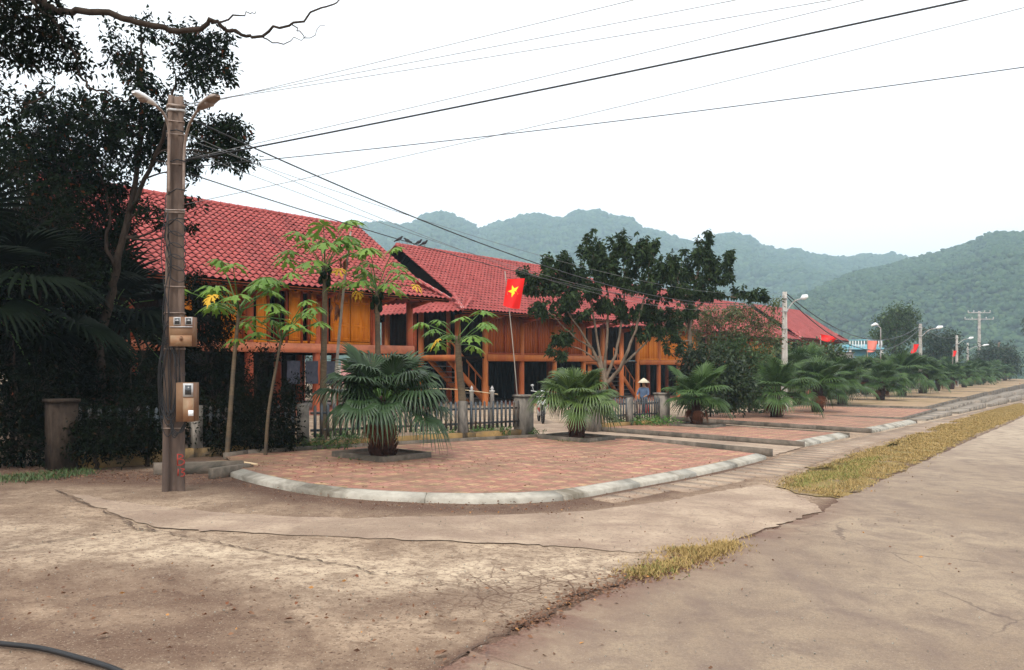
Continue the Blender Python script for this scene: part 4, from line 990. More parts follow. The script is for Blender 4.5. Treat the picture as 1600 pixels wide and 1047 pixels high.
shrub('shrub', 'black-leaved shrub over the pickets between the pole and the leaning papaya', 320, 718, 13.75, [(310, 670, 0, 26, 34, 70), (342, 680, .05, 26, 32, 70), (325, 640, .1, 40, 24, 60), (370, 670, .25, 20, 40, 50), (375, 630, .3, 24, 24, 40)], .06, 12, 'leaf_black', 56, gl)
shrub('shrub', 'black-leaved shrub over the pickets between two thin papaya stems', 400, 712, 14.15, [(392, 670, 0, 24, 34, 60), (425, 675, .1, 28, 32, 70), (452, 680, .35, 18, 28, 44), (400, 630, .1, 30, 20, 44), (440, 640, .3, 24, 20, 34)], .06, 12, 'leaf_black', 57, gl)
# added bush backing far behind at the left so the yard reads dark
shrub('backdrop', 'tall black hedge filling the yard behind the left fence', 60, 700, 17.5, [(x, y, dY, 60, 60, 80) for x, y, dY in ((-60, 400, 0), (-60, 520, 0), (-20, 640, 0), (40, 420, .6), (40, 540, .4), (70, 650, .2), (130, 480, 1), (150, 600, .8), (0, 300, 0), (-80, 280, 0), (200, 660, 1.4), (110, 380, 1.2))], .12, 12, 'leaf_black', 47)
# clothes-line greenery right of house one under-floor (garden behind)
shrub('shrub', 'dim green bush seen through the posts under the first house', 450, 640, 39.5, [(430, 600, 0, 40, 40, 80), (470, 590, 0, 40, 40, 80), (540, 600, 0, 50, 30, 80), (660, 600, 2, 60, 40, 80), (590, 600, 1, 50, 40, 80)], .16, 10, 'leaf_far_dark', 48)

# ---- papaya trees
def papaya_leaf(mb, c, out, size, r_, droop=.45):
    out = unit(np.array(out, float)); side = unit(np.cross(out, (0, 0, 1.))); upn = unit(np.cross(side, out) + .0)
    V = [np.array(c)]; Fs = []; nl = 7
    for k in range(nl):
        a = (k - 3) * .74; L = size * (1 - .07 * abs(k - 3)) * r_.uniform(.85, 1.1)
        def pt(da, s): 
            q = math.cos(a + da) * out + math.sin(a + da) * side; return np.array(c) + q * L * s + upn * .03 * math.sin(k) - np.array([0, 0, 1]) * droop * L * s * s
        o = len(V)
        V += [pt(-.37, .30), pt(-.20, .55), pt(-.30, .78), pt(-.09, .80), pt(0, 1.05), pt(.09, .80), pt(.30, .78), pt(.20, .55), pt(.37, .30)]
        V += [pt(0, .5) + upn * .015, pt(0, .78) + upn * .015]; m1, m2 = o + 9, o + 10
        Fs += [(0, o, m1), (o, o + 1, m1), (o + 1, o + 2, o + 3), (o + 1, o + 3, m2, m1), (o + 3, o + 4, m2), (m2, o + 4, o + 5), (m1, m2, o + 5, o + 7), (o + 5, o + 6, o + 7), (m1, o + 7, o + 8), (0, m1, o + 8)]
    mb.add(V, Fs)
def papaya(label, stem, rad, leaves, seed, yellow=0, fruit=True):
    """stem: list of points; leaves: list of (azimuth, elevation, stalk length, size)"""
    r_ = np.random.default_rng(seed); t = thing('papaya_tree', label, 'papaya tree', stem[0], 0, 'papaya trees along the fence')
    p = smoothpath(stem, 7); tm = MB()
    n = len(p); tm.tube(p, np.linspace(rad, rad * .62, n) * (1 + .08 * (np.arange(n) % 2)), 9); put('trunk', tm, 'papaya_bark', t, world=True, smooth=True)
    lm, sm_, ym = MB(), MB(), MB(); top = np.array(p[-1])
    for k, (az_, el_, ln, sz) in enumerate(leaves):
        d = np.array([math.cos(az_) * math.cos(el_), math.sin(az_) * math.cos(el_), math.sin(el_)]); b0 = top - np.array([0, 0, r_.uniform(0, .22)])
        tip = b0 + d * ln; sm_.tube([b0, b0 + d * ln * .5 + np.array([0, 0, .03]), tip], [.012, .009, .007], 5, False)
        papaya_leaf(ym if k >= len(leaves) - yellow else lm, tip, d * np.array([1, 1, .3]) + np.array([0, 0, -.15 if k < len(leaves) - yellow else -.9]), sz * (1 if k < len(leaves) - yellow else .5), r_, .35 + .3 * r_.uniform())
    cr = put('crown', lm, 'leaf_papaya', t, world=True)
    s_ = MB(); s_.V = sm_.V; s_.F = sm_.F; s_.n = sm_.n
    put('leaf_stalks', sm_, 'plant_green', t, world=True)
    if yellow: put('dry_leaves', ym, 'leaf_yellow', t, world=True)
    if fruit:
        f = MB()
        for k in range(7):
            a = k * 2.4; c = top + np.array([math.cos(a) * .09, math.sin(a) * .09, -.16 - .05 * k])
            f.lathe([(0, -.09), (.035, -.07), (.05, -.02), (.04, .05), (.01, .09)], c, 8)
        put('fruit', f, 'leaf_dark', t, world=True, smooth=True)
def ring(n, el0, el1, l0, l1, sz, seed):
    r_ = np.random.default_rng(seed); return [(k * 2.39996 + r_.normal(0, .15), el1 + (el0 - el1) * (1 - k / n) + r_.normal(0, .08), r_.uniform(l0, l1), sz * r_.uniform(.8, 1.15)) for k in range(n)]
papaya('leaning papaya tree with yellow lower leaves, nearest the pole', [U(354, 721), P(360, 640, 13.5), P(366, 560, 13.6), P(374, 478, 13.7)], .042, ring(17, 1.1, -.05, 0.52, 1.14, 0.33, 1), 51, 2, False)
papaya('thin papaya tree with a small crown below the shutters', [U(414, 719), P(420, 640, 13.7), P(432, 570, 13.8), P(441, 520, 13.9)], .03, ring(13, 1.1, -.1, 0.40, 0.86, 0.29, 2), 52, 0, False)
papaya('tallest papaya tree with pale crown over the roof and hanging dry leaves', [U(505, 700), P(505, 600, 16.2), P(507, 500, 16.2), P(508, 410, 16.2)], .072, ring(19, 1.3, -.2, 0.52, 1.07, 0.42, 3), 53, 1)
papaya('papaya tree with fruit clustered under its crown, behind the largest palm', [U(592, 700), P(591, 600, 16.6), P(590, 520, 16.6), P(589, 450, 16.6)], .07, ring(15, 1.2, -.1, 0.46, 0.93, 0.37, 4), 54, 2)
papaya('short papaya tree with a yellow leaf, between the palm and the gate pillar', [U(727, 690), P(722, 620, 18.8), P(717, 570, 18.8), P(715, 525, 18.8)], .1, ring(13, .8, -.15, 0.46, 1.07, 0.38, 5), 55, 1, False)
t = thing('dead_stem', 'bare grey leaning stem with withered brown leaves beside the tallest papaya', 'dead tree', U(521, 702))
put('trunk', MB().tube(smoothpath([U(521, 702), P(524, 600, 16.9), P(534, 480, 17), P(548, 362, 17)], 5), np.linspace(.045, .02, 16), 7), 'grey_stick', t, world=True)
mb = MB()
for px, py in ((531, 455), (538, 410), (527, 480), (529, 490), (540, 405)):
    c = np.array(P(px, py, 17)); leaf_quads(mb, c + rng.normal(0, .05, (9, 3)), np.tile((0, 0, -1.), (9, 1)) + rng.normal(0, .3, (9, 3)), .17, .35)
put('withered_leaves', mb, 'leaf_dry', t, world=True)

# ---- spreading dark tree in the middle
def layered(label, name, base, stems, cl, leaf, per, mat, seed, bark='bark_grey', group=None, droop=.15, wr=.36, dens=1.9, rs=1.0, clump=1.0, plume=False):
    return leafy_tree(name, label, 'tree', base, stems, cl, leaf, per, mat, bark, group, seed=seed, limb_r=.4, droop=droop, wr=wr, dens=dens, rs=rs, clump=clump, plume=plume)
Yt = 27.5; b = G(*P(940, 640, Yt)[:2])
layered('spreading tree with pale forked stems and layered dark green foliage, right of the flag', 'spreading_tree', b,
    [[(b, .11), (P(942, 610, Yt), .10), (P(945, 590, Yt), .09), (P(925, 545, Yt), .045), (P(895, 500, Yt - .3), .03), (P(865, 455, Yt - .5), .018)],
     [(P(944, 596, Yt), .06), (P(935, 540, Yt), .04), (P(925, 480, Yt + .2), .03), (P(915, 440, Yt), .015)], [(P(945, 594, Yt), .06), (P(948, 530, Yt + .2), .045), (P(950, 470, Yt + .4), .03), (P(945, 420, Yt + .4), .015)],
     [(P(947, 596, Yt), .06), (P(965, 540, Yt), .045), (P(975, 470, Yt + .4), .03), (P(975, 410, Yt + .5), .015)], [(P(948, 600, Yt), .07), (P(968, 575, Yt), .06), (P(990, 525, Yt), .045), (P(1005, 470, Yt - .2), .03), (P(1015, 410, Yt - .3), .012)],
     [(P(970, 572, Yt), .045), (P(1000, 545, Yt + .3), .035), (P(1030, 515, Yt + .5), .025), (P(1050, 490, Yt + .7), .014)], [(P(935, 565, Yt), .035), (P(905, 545, Yt - .3), .02), (P(872, 540, Yt - .4), .012)], [(P(925, 545, Yt), .03), (P(890, 520, Yt - .6), .02), (P(855, 485, Yt - .8), .012)]],
    [E(840, 425, Yt - .6, 22, 12, 22), E(865, 410, Yt - .3, 20, 14, 22), E(850, 450, Yt - .5, 24, 12, 24), E(880, 440, Yt, 26, 16, 30), E(905, 425, Yt, 24, 16, 26), E(855, 485, Yt - .7, 20, 12, 20), E(885, 475, Yt - .5, 24, 12, 24), E(915, 455, Yt, 24, 16, 26),
     E(925, 390, Yt + .3, 14, 18, 20), E(940, 415, Yt + .3, 22, 20, 34), E(975, 385, Yt + .5, 16, 22, 28), E(965, 430, Yt + .3, 28, 20, 38), E(1000, 400, Yt, 20, 22, 34), E(1015, 385, Yt, 10, 14, 12), E(1000, 445, Yt - .2, 30, 18, 38), E(1035, 420, Yt - .3, 20, 22, 32), E(1040, 455, Yt, 26, 16, 28),
     E(950, 478, Yt + .3, 24, 12, 22), E(985, 490, Yt + .4, 28, 14, 26), E(1025, 490, Yt + .5, 28, 14, 28), E(1045, 510, Yt + .6, 26, 14, 24), E(1010, 520, Yt + .2, 22, 12, 16), E(880, 530, Yt - .5, 16, 8, 10), E(870, 548, Yt - .4, 16, 8, 10), E(860, 530, Yt - .5, 10, 6, 5), E(900, 490, Yt - .2, 20, 10, 14), E(830, 440, Yt - .7, 10, 8, 7)],
    .165, 12, 'leaf_tree', 61, 'bark', dens=3.5, rs=.98, clump=.22, plume=True, droop=.75, wr=.42)
Yt = 31; b = G(*P(1078, 640, Yt)[:2])
layered('upright dark tree with twiggy top standing against the hills, right of the spreading tree', 'upright_tree', b,
    [[(b, .1), (P(1078, 560, Yt), .09), (P(1078, 500, Yt), .07), (P(1085, 450, Yt), .05), (P(1098, 400, Yt), .03), (P(1106, 372, Yt), .012)],
     [(P(1080, 490, Yt), .05), (P(1110, 465, Yt), .03), (P(1150, 465, Yt - .2), .02), (P(1195, 465, Yt - .2), .01)], [(P(1082, 500, Yt), .04), (P(1060, 450, Yt), .03), (P(1065, 410, Yt), .015)],
     [(P(1084, 460, Yt), .04), (P(1115, 430, Yt), .025), (P(1135, 405, Yt), .012)]],
    [E(1104, 380, Yt, 10, 14, 12), E(1098, 405, Yt, 16, 14, 20), E(1078, 395, Yt, 10, 10, 9), E(1125, 410, Yt, 18, 12, 20), E(1138, 400, Yt, 8, 8, 7), E(1085, 430, Yt, 26, 16, 34), E(1115, 435, Yt, 24, 14, 26), E(1140, 425, Yt, 12, 8, 8), E(1075, 460, Yt, 26, 16, 30), E(1110, 460, Yt, 24, 12, 22), E(1145, 458, Yt - .2, 20, 8, 14), E(1175, 462, Yt - .2, 16, 6, 9), E(1195, 466, Yt - .2, 8, 8, 7), E(1060, 490, Yt, 26, 14, 24), E(1055, 430, Yt, 16, 14, 18), E(1040, 525, Yt - .5, 16, 10, 10), E(1050, 545, Yt - .6, 14, 10, 9)],
    .165, 12, 'leaf_tree', 62, 'bark', dens=3.5, rs=.98, clump=.22, plume=True, droop=.75, wr=.42)
Yt = 34; b = G(*P(1140, 640, Yt)[:2])
layered('twiggy half-bare tree with reddish and olive leaves below the dark one', 'olive_tree', b,
    [[(b, .09), (P(1142, 580, Yt), .08), (P(1130, 530, Yt), .05), (P(1110, 490, Yt), .03), (P(1100, 475, Yt), .015)], [(P(1142, 575, Yt), .05), (P(1165, 530, Yt), .035), (P(1190, 495, Yt), .015)], [(P(1140, 560, Yt), .03), (P(1090, 530, Yt), .02), (P(1060, 500, Yt), .01)], [(P(1150, 550, Yt), .03), (P(1190, 535, Yt), .02), (P(1212, 520, Yt), .01)]],
    [E(1120, 495, Yt, 30, 14, 26), E(1160, 490, Yt, 30, 12, 26), E(1090, 510, Yt, 26, 14, 18), E(1195, 505, Yt, 22, 14, 22), E(1150, 520, Yt, 34, 14, 26), E(1200, 530, Yt, 20, 14, 18), E(1110, 535, Yt, 26, 12, 14), E(1180, 555, Yt, 26, 14, 18), E(1208, 478, Yt, 10, 8, 6), E(1150, 570, Yt, 24, 12, 14), E(1075, 490, Yt, 18, 10, 9)],
    .14, 11, 'leaf_brown', 63, 'bark', dens=3.4)
gb = 'bushes in the gardens between palms and houses'
def bush(label, px, Y, blobs, mat, seed, leaf=.15, per=10):
    shrub('bush', label, px, 640, Y, blobs, leaf, per, mat, seed, gb, 'bush')
bush('dark rounded bush behind the young palm on the second platform', 1110, 29.5, [(1090, 560, 0, 26, 22, 60), (1115, 570, 0, 34, 26, 80), (1120, 600, -.3, 40, 26, 90), (1145, 590, 0, 28, 28, 70), (1075, 590, 0, 20, 20, 34), (1100, 625, -.3, 30, 18, 50), (1150, 620, 0, 26, 20, 50)], 'leaf_far_dark', 71)
bush('yellow-green bamboo-like bush at the foot of the olive tree', 1150, 33, [(1150, 545, 0, 24, 16, 46), (1170, 560, 0, 22, 18, 46), (1130, 545, 0, 18, 12, 24), (1190, 575, 0, 30, 26, 60)], 'leaf_mid', 72)
bush('dark creeper bush right behind the concrete pole, below the red roof', 1260, 46, [(1245, 550, 0, 20, 14, 46), (1275, 552, 0, 22, 14, 50), (1305, 558, 0, 22, 16, 50), (1240, 575, 0, 26, 22, 60), (1280, 580, 0, 30, 20, 60), (1320, 580, 0, 24, 16, 46), (1210, 560, 0, 16, 20, 30), (1205, 600, 0, 24, 22, 46)], 'leaf_far', 73, .2)
bush('low dark bush between the third and fourth palms', 1170, 33.5, [(1165, 620, 0, 24, 20, 50), (1190, 625, 0, 24, 20, 50), (1140, 640, 0, 20, 10, 24)], 'leaf_far_dark', 74, .13)
bush('green mass of bushes behind the palms at the blue house', 1360, 78, [(1350, 585, 0, 24, 12, 50), (1385, 580, 0, 26, 14, 50), (1415, 580, 0, 26, 12, 46), (1375, 560, 0, 12, 8, 16), (1340, 590, 0, 16, 12, 24)], 'leaf_far', 75, .28)
bush('low green bushes running along the street beyond the shed', 1450, 95, [(1440, 580, 0, 26, 10, 46), (1470, 582, 0, 26, 10, 46), (1500, 584, 0, 24, 10, 40), (1530, 588, 0, 20, 8, 30), (1420, 565, 0, 14, 10, 20)], 'leaf_far', 76, .32)
# ---- far trees at right
gf = 'trees beyond the far houses'
def fartree(label, px, Y, blobs, mat, seed, leaf=.35, per=10):
    b = G(*P(px, 600, Y)[:2]); top = P(px, 540, Y)
    leafy_tree('round_tree', label, 'tree', b, [[(b, .3), (P(px, 575, Y), .24), (top, .15), (P(px + 3, 515 if px < 1420 else 535, Y), .08)]], [E(x, y, Y + d, rx, ry, n, rx) for x, y, d, rx, ry, n in blobs], leaf, per, mat, 'bark', gf, seed=seed, dens=1.8)
fartree('tall round tree behind the shed roof, hills behind its crown', 1398, 96, [(1405, 488, 0, 18, 11, 50), (1385, 500, 0, 14, 12, 40), (1420, 500, 0, 16, 13, 46), (1400, 512, 0, 22, 12, 50), (1378, 522, 0, 14, 10, 30), (1424, 522, 0, 11, 9, 26), (1398, 535, 0, 20, 10, 40), (1370, 528, 0, 8, 7, 12), (1400, 550, 0, 16, 10, 30)], 'leaf_far', 81)
fartree('dark tree between the tall round tree and the far poles', 1468, 110, [(1455, 530, 0, 16, 12, 46), (1480, 530, 0, 16, 11, 46), (1468, 545, 0, 22, 13, 60), (1450, 555, 0, 14, 12, 34), (1490, 550, 0, 14, 12, 34), (1470, 565, 0, 26, 10, 40)], 'leaf_far_dark', 82, .4)
fartree('dark dome-shaped tree at the far end of the street', 1560, 125, [(1545, 550, 0, 16, 12, 50), (1570, 550, 0, 16, 11, 50), (1560, 562, 0, 26, 13, 70), (1583, 565, 0, 12, 12, 36), (1575, 578, 0, 16, 8, 34), (1535, 562, 0, 14, 12, 34), (1520, 568, 0, 12, 8, 20)], 'leaf_far_dark', 83, .42)
fartree('small dim tree at the right edge far down the road', 1606, 150, [(1606, 500, 0, 6, 5, 14), (1612, 515, 0, 10, 10, 24), (1615, 560, 0, 14, 26, 50)], 'leaf_far_dark', 84, .45)

# plants along the fences
gp = 'small plants at the foot of the fence'
def plant(label, px, py, sz, n, mat, seed, leaf=.06):
    b = U(px, py, .02); r_ = np.random.default_rng(seed); t = tag(None, 0, 0) if False else thing('garden_plant', label, 'plant', b, 0, gp)
    mb = MB(); st = MB()
    for k in range(n):
        a = r_.uniform(0, 6.28); d = np.array([math.cos(a) * r_.uniform(.2, 1.2) * sz[0], math.sin(a) * .5 * sz[0], sz[1] * r_.uniform(.4, 1.1)]); o = np.array([r_.uniform(-1, 1) * sz[0], r_.uniform(-.3, .3), 0])
        p = [o, o + d * np.array([.3, .3, .6]), o + d]; st.tube(p, [.006, .005, .003], 4, False)
        pos = np.array([p[1] + (p[2] - p[1]) * q for q in np.linspace(0, 1, 9)]) + r_.normal(0, .02, (9, 3)); leaf_quads(mb, pos, r_.normal(size=(9, 3)) + (0, 0, .2), leaf * r_.uniform(.6, 1.3, 9), .45, .25, r_)
    put('stems', st, 'plant_green', t); put('foliage', mb, mat, t)
plant('leafy green plant at the fence foot left of the largest palm', 545, 698, (.35, .35), 30, 'plant_green', 91)
plant('low green plant in the soil bed beside the tallest papaya', 470, 706, (.3, .3), 24, 'leaf_mid', 92)
plant('bright green plants on the coping right of the largest palm', 690, 680, (.5, .2), 26, 'plant_green', 93)
plant('green plants behind the pickets before the gate pillar', 770, 672, (.45, .2), 24, 'plant_green', 94)
plant('spiky weed at the foot of the left gate pillar', 838, 684, (.15, .25), 12, 'leaf_mid', 95)
plant('low weed with broad leaves on the wall ledge left of the near pole', 196, 712, (.18, .16), 12, 'plant_green', 96)
plant('mixed flowering plants inside the bed right of the gate opening', 968, 668, (.4, .35), 34, 'leaf_mid', 97)
plant('grassy green clump in front of the second fence', 1010, 668, (.6, .35), 60, 'plant_green', 98, .09)
plant('straggly weed on the low wall near the short papaya', 790, 686, (.12, .3), 8, 'leaf_mid', 99)
plant('ground weeds round the foot of the compact palm', 900, 694, (.35, .08), 40, 'plant_green', 100)
plant('ground weeds in the bed of the largest palm', 575, 722, (.4, .08), 30, 'plant_green', 101)

plant('green leafy plant behind the pickets under the tallest papaya', 520, 694, (.45, .3), 40, 'plant_green', 102)
plant('trailing weeds on the coping by the finial posts', 745, 676, (.5, .16), 30, 'plant_green', 103)
plant('dark leafy clump in the bed left of the largest palm trunk', 500, 706, (.5, .3), 46, 'leaf_mid', 104)
# planter frames round palms
def bed(c, s, rz, h=.16, label=''):
    mb = MB(); t = np.array([math.cos(rz), math.sin(rz)]); n = np.array([-t[1], t[0]]); c = np.array(c[:2])
    P4 = [c + (t * a + n * b) * s / 2 for a, b in ((-1, -1), (1, -1), (1, 1), (-1, 1))]
    for k in range(4): strip_wall(mb, P4[k] + (0 if k % 2 else 0), P4[(k + 1) % 4] - (P4[(k + 1) % 4] - P4[k]) / s * .004, .07, -.02, .106 + .07)
    th = thing('planter_bed', label, 'planter', G(*c, .1)); put('edging', mb, 'old_concrete', th, world=True)
    s_ = MB(); s_.add([G(*q, .13) for q in P4], [(0, 1, 2, 3)]); put('soil', s_, 'soil', th, world=True)
rz = math.atan2(UD[1], UD[0])
bed(L1, 1.15, rz, label='square concrete planter edging round the largest fan palm'); bed(L2, 1.25, rz, label='square concrete edging with weeds round the compact palm by the gate')
bed(U(1090, 671), 1.2, rz, label='low square edging round the young palm on the second platform')
struct(sheet('soil', UP([(395, 718), (500, 710), (700, 698), (860, 688), (835, 681), (700, 688), (500, 700), (300, 719), (250, 733), (340, 735)]), .05, 'soil', .2, .02))

# ------------------------------------------------------------------ fences
def fence(label, a, b, npan, pilw, pilh, wallh=.2, wall_mat='ochre_wall', first=True, last=True, h=.62):
    a, b = np.array(a[:2]), np.array(b[:2]); L = np.linalg.norm(b - a); t = (b - a) / L; rz = math.atan2(t[1], t[0])
    o = thing('picket_fence', label, 'fence', G(*a), 0)
    wl = MB(); strip_wall(wl, a, b, .16, -.1, wallh); lw = put('low_wall', wl, wall_mat, o, world=True)
    cp = MB(); strip_wall(cp, a, b, .24, wallh, wallh + .06); put('coping', cp, 'old_concrete', lw, world=True)
    for k in range(npan + 1):
        p = a + t * L * k / npan; big = (k == 0 and first) or (k == npan and last); w_ = pilw if big else .16; hh = pilh if big else wallh + h + .08
        g = G(*p)[2]; m_ = MB().box((p[0], p[1], g + hh / 2 - .05), (w_, w_, hh + .1), rz)
        if big: m_.box((p[0], p[1], g + hh + .025), (w_ + .05, w_ + .05, .05), rz)
        put('pillar', m_, 'bark_dark' if big and k == 0 and a[0] < -5 else 'pillar_concrete', o, world=True)
    for k in range(npan):
        p, q = a + t * (L * k / npan + pilw / 2), a + t * (L * (k + 1) / npan - pilw / 2); m_ = MB()
        g0, g1 = np.array(G(*p)), np.array(G(*q))
        for z in (.14, h - .16): m_.bar(g0 + (0, 0, wallh + .06 + z), g1 + (0, 0, wallh + .06 + z), .035, .045)
        n = int(np.linalg.norm(q - p) / .135)
        for i in range(n):
            c = g0 + (g1 - g0) * (i + .5) / n; hh = h * (1 + rng.normal(0, .015)); nn = np.array([t[1], -t[0], 0]) * .03
            base = c + nn + np.array([0, 0, wallh + .075]); tw = np.array([t[0], t[1], 0]) * .027; nt_ = np.array([t[1], -t[0], 0]) * .011
            V = []
            for s_ in (-1, 1): V += [base - tw + nt_ * s_, base + tw + nt_ * s_, base + tw + nt_ * s_ + (0, 0, hh - .04), base + nt_ * s_ + (0, 0, hh), base - tw + nt_ * s_ + (0, 0, hh - .04)]
            m_.add(V, [(0, 1, 2, 3, 4), (9, 8, 7, 6, 5)] + [(j, 5 + j, 5 + (j + 1) % 5, (j + 1) % 5) for j in range(5)])
        put('picket_panel', m_, 'fence_metal', o, world=True)
    return o
fence('grey picket fence on an ochre wall, from the dark left side to the gate', (-6.6, 12.0), (.28, 19.7), 5, .34, .98)
fence('second grey picket fence right of the gate opening, behind the compact palm', (2.2, 22.3), (4.65, 25.4), 2, .36, .98)

# ------------------------------------------------------------------ near utility pole
pb_ = np.array(U(271, 766)); Yp = pb_[1]
def near(px, py, d=0): return np.array(P(px, py, Yp + d))
pole = thing('utility_pole', 'stained concrete pole in front with two meter boxes and the red number B 13', 'utility pole', pb_)
topz = P(276, 152, Yp)[2]; hh = topz - pb_[2]; mb = MB()
rt = R(24)
def hsec(z, f):                       # H-section tapering upward
    wd, dp = (.135 - .045 * f), (.10 - .03 * f); fl = wd * .36
    pts = [(-wd, -dp), (-fl * 1.2, -dp), (-fl * 1.2, -dp * .62), (fl * .9, -dp * .62), (fl * .9, -dp), (wd, -dp), (wd, dp), (-wd, dp)]
    cs, sn = math.cos(rt), math.sin(rt); return [(pb_[0] + x * cs - y * sn + .03 * f, pb_[1] + x * sn + y * cs, z) for x, y in pts]
lv = np.linspace(-.1, hh, 30); V = []
for z in lv: V += hsec(pb_[2] + z, max(0, z / hh))
n = 8; Fq = [(i * n + j, i * n + (j + 1) % n, (i + 1) * n + (j + 1) % n, (i + 1) * n + j) for i in range(len(lv) - 1) for j in range(n)]
mb.add(V, np.array(Fq)); mb.big.append([29 * n + j for j in range(n)]); put('shaft', mb, 'concrete_pole', pole, world=True)
# straps, insulators
for py in (168, 175, 192, 212, 258, 330, 334, 448, 490, 545, 668):
    mb = MB(); c = near(276 if py < 350 else 272, py); f = (c[2] - pb_[2]) / hh; wd, dp = .14 - .045 * f, .105 - .03 * f
    cs, sn = math.cos(rt), math.sin(rt); pts = [(pb_[0] + x * cs - y * sn + .03 * f, pb_[1] + x * sn + y * cs, c[2] + rng.normal(0, .006)) for x, y in ((-wd, -dp), (wd, -dp), (wd, dp), (-wd, dp), (-wd, -dp))]
    for a, b in zip(pts[:-1], pts[1:]): mb.tube([a, b], .008 if py not in (168, 175) else .016, 5)
    put('metal_strap', mb, 'metal_grey' if py in (175, 330) else 'metal_rust', pole, world=True)
# black cables hanging and coiled on the shaft
mb = MB(); r_ = np.random.default_rng(3)
for k in range(4):
    x0 = 262 + r_.uniform(-5, 5); pts = [near(x0 + r_.normal(0, 3), y, -.16 + r_.uniform(-.02, .02)) for y in np.linspace(330 + r_.uniform(-40, 20), 650, 9)]
    mb.tube(smoothpath(pts, 4), .006, 5)
for k in range(6):
    cx, cy, rx, ry = 262 + r_.normal(0, 3), 590 + r_.normal(0, 12), 12 + r_.uniform(0, 4), 60 + r_.uniform(-10, 26)
    mb.tube([near(cx + rx * math.cos(a), cy + ry * math.sin(a), -.18 + .02 * math.sin(3 * a)) for a in np.linspace(0, 6.283, 28)], .0065, 5)
for k in range(4): mb.tube(smoothpath([near(266, 640 + 8 * k, -.17), near(272, 672 + 4 * k, -.19), near(286, 674 - 3 * k, -.19), near(291, 655, -.17)], 6), .007, 5)
for k in range(5):
    cy = 356 + k * 18; mb.tube([near(276 + 14 * math.cos(a), cy + 12 * math.sin(a) + 5 * math.cos(a), -.17 if math.sin(a) < 0 else -.14) for a in np.linspace(0, 6.283, 20)], .006, 5)
for k in range(4): mb.tube([near(260, 205 + 45 * k + 5 * k, -.1), near(276, 203 + 46 * k, -.15), near(292, 208 + 45 * k, -.1)], .008, 5)
put('cables', mb, 'rubber', pole, world=True)
# meter boxes
def box_at(px0, py0, px1, py1, d0, depth, mat, name, parent, rot=0):
    a, b = near(px0, py0, d0), near(px1, py1, d0); c = (a + b) / 2; c[1] += depth / 2
    m_ = MB().box(c, (abs(b[0] - a[0]), depth, abs(a[2] - b[2])), rot); return put(name, m_, mat, parent, world=(parent is pole))
def child_at(px0, py0, px1, py1, d0, depth, mat, name, parent, rot=0):
    a, b = near(px0, py0, d0), near(px1, py1, d0); c = (a + b) / 2 - pb_; c[1] += depth / 2
    return put(name, MB().box(c, (abs(b[0] - a[0]), depth, abs(a[2] - b[2])), rot), mat, parent)
b1 = box_at(264, 495, 300, 541, -.28, .16, 'meter_dark', 'meter_box', pole)
child_at(266, 524, 299, 541, -.295, .02, 'meter_plastic', 'cover', b1)
for x in (271, 289): child_at(x, 495.5, x + 11, 508, -.287, .012, 'metal_grey', 'window_frame', b1); child_at(x + 1.6, 497, x + 9.4, 506.5, -.291, .01, 'meter_glass', 'window_glass', b1); child_at(x + 2.5, 500, x + 8.5, 501.2, -.294, .006, 'metal_grey', 'dial', b1)
child_at(265, 510, 300, 511.5, -.292, .012, 'metal_grey', 'seal_bar', b1); 
put('seal_tab', MB().lathe([(0, 0), (.018, 0), (.022, .03), (.008, .055), (0, .055)], near(283, 532, -.305) - pb_, 8), 'meter_dark', b1)
b2 = box_at(275, 598, 302, 659, -.29, .18, 'meter_dark', 'meter_box', pole)
child_at(286, 599, 301.5, 620, -.298, .012, 'metal_grey', 'window_frame', b2); child_at(289, 602, 298.5, 617, -.303, .01, 'meter_glass', 'window_glass', b2)
child_at(286, 622, 302, 659, -.30, .014, 'meter_plastic', 'cover', b2); child_at(294, 641, 302, 650, -.304, .006, 'white_paint', 'sticker', b2)
# painted number B / 13 and black scribble, as brush strokes on the shaft face
def stroke(pts, wd, d, mat, name):
    m_ = MB(); p = [near(x, y, d) for x, y in pts]
    for a, b in zip(p[:-1], p[1:]): m_.bar(a, b + (b - a) * .12, .004, wd, (0.01, 1, 0)) if False else m_.tube([a, b], wd / 2, 5)
    return m_
def strokes(lst, wd, d, mat, name):
    m_ = MB()
    for pts in lst:
        p = smoothpath([near(x, y, d) for x, y in pts], 5) if len(pts) > 2 else np.array([near(x, y, d) for x, y in pts]); m_.tube(p, wd, 6)
    V = np.concatenate(m_.V); V[:, 1] = near(0, 0, d)[1] + (V[:, 1] - near(0, 0, d)[1]) * .25 + (V[:, 0] - near(281, 700)[0]) * math.tan(rt); m_.V = [V]
    put(name, m_, mat, pole, world=True)
strokes([[(277, 710), (277, 727)], [(276, 710), (282, 711), (284, 714), (278, 718)], [(278, 718), (284, 719), (286, 723), (282, 727), (276, 727)],
         [(278, 733), (277.5, 744)], [(281, 733), (286, 734), (282, 738), (286, 740), (285, 744), (281, 745)]], .0075, -.131, 'red_paint', 'painted_number')
strokes([[(273, 565), (276, 562), (274, 567), (277, 571), (273, 573), (273, 568)], [(278, 568), (281, 567)], [(283, 573), (283, 564), (287, 565), (284, 569)], [(273, 582), (273, 591), (278, 590)], [(280, 583), (280, 590)], [(283, 582), (286, 588), (288, 582)]], .005, -.122, 'black_paint', 'scribble')
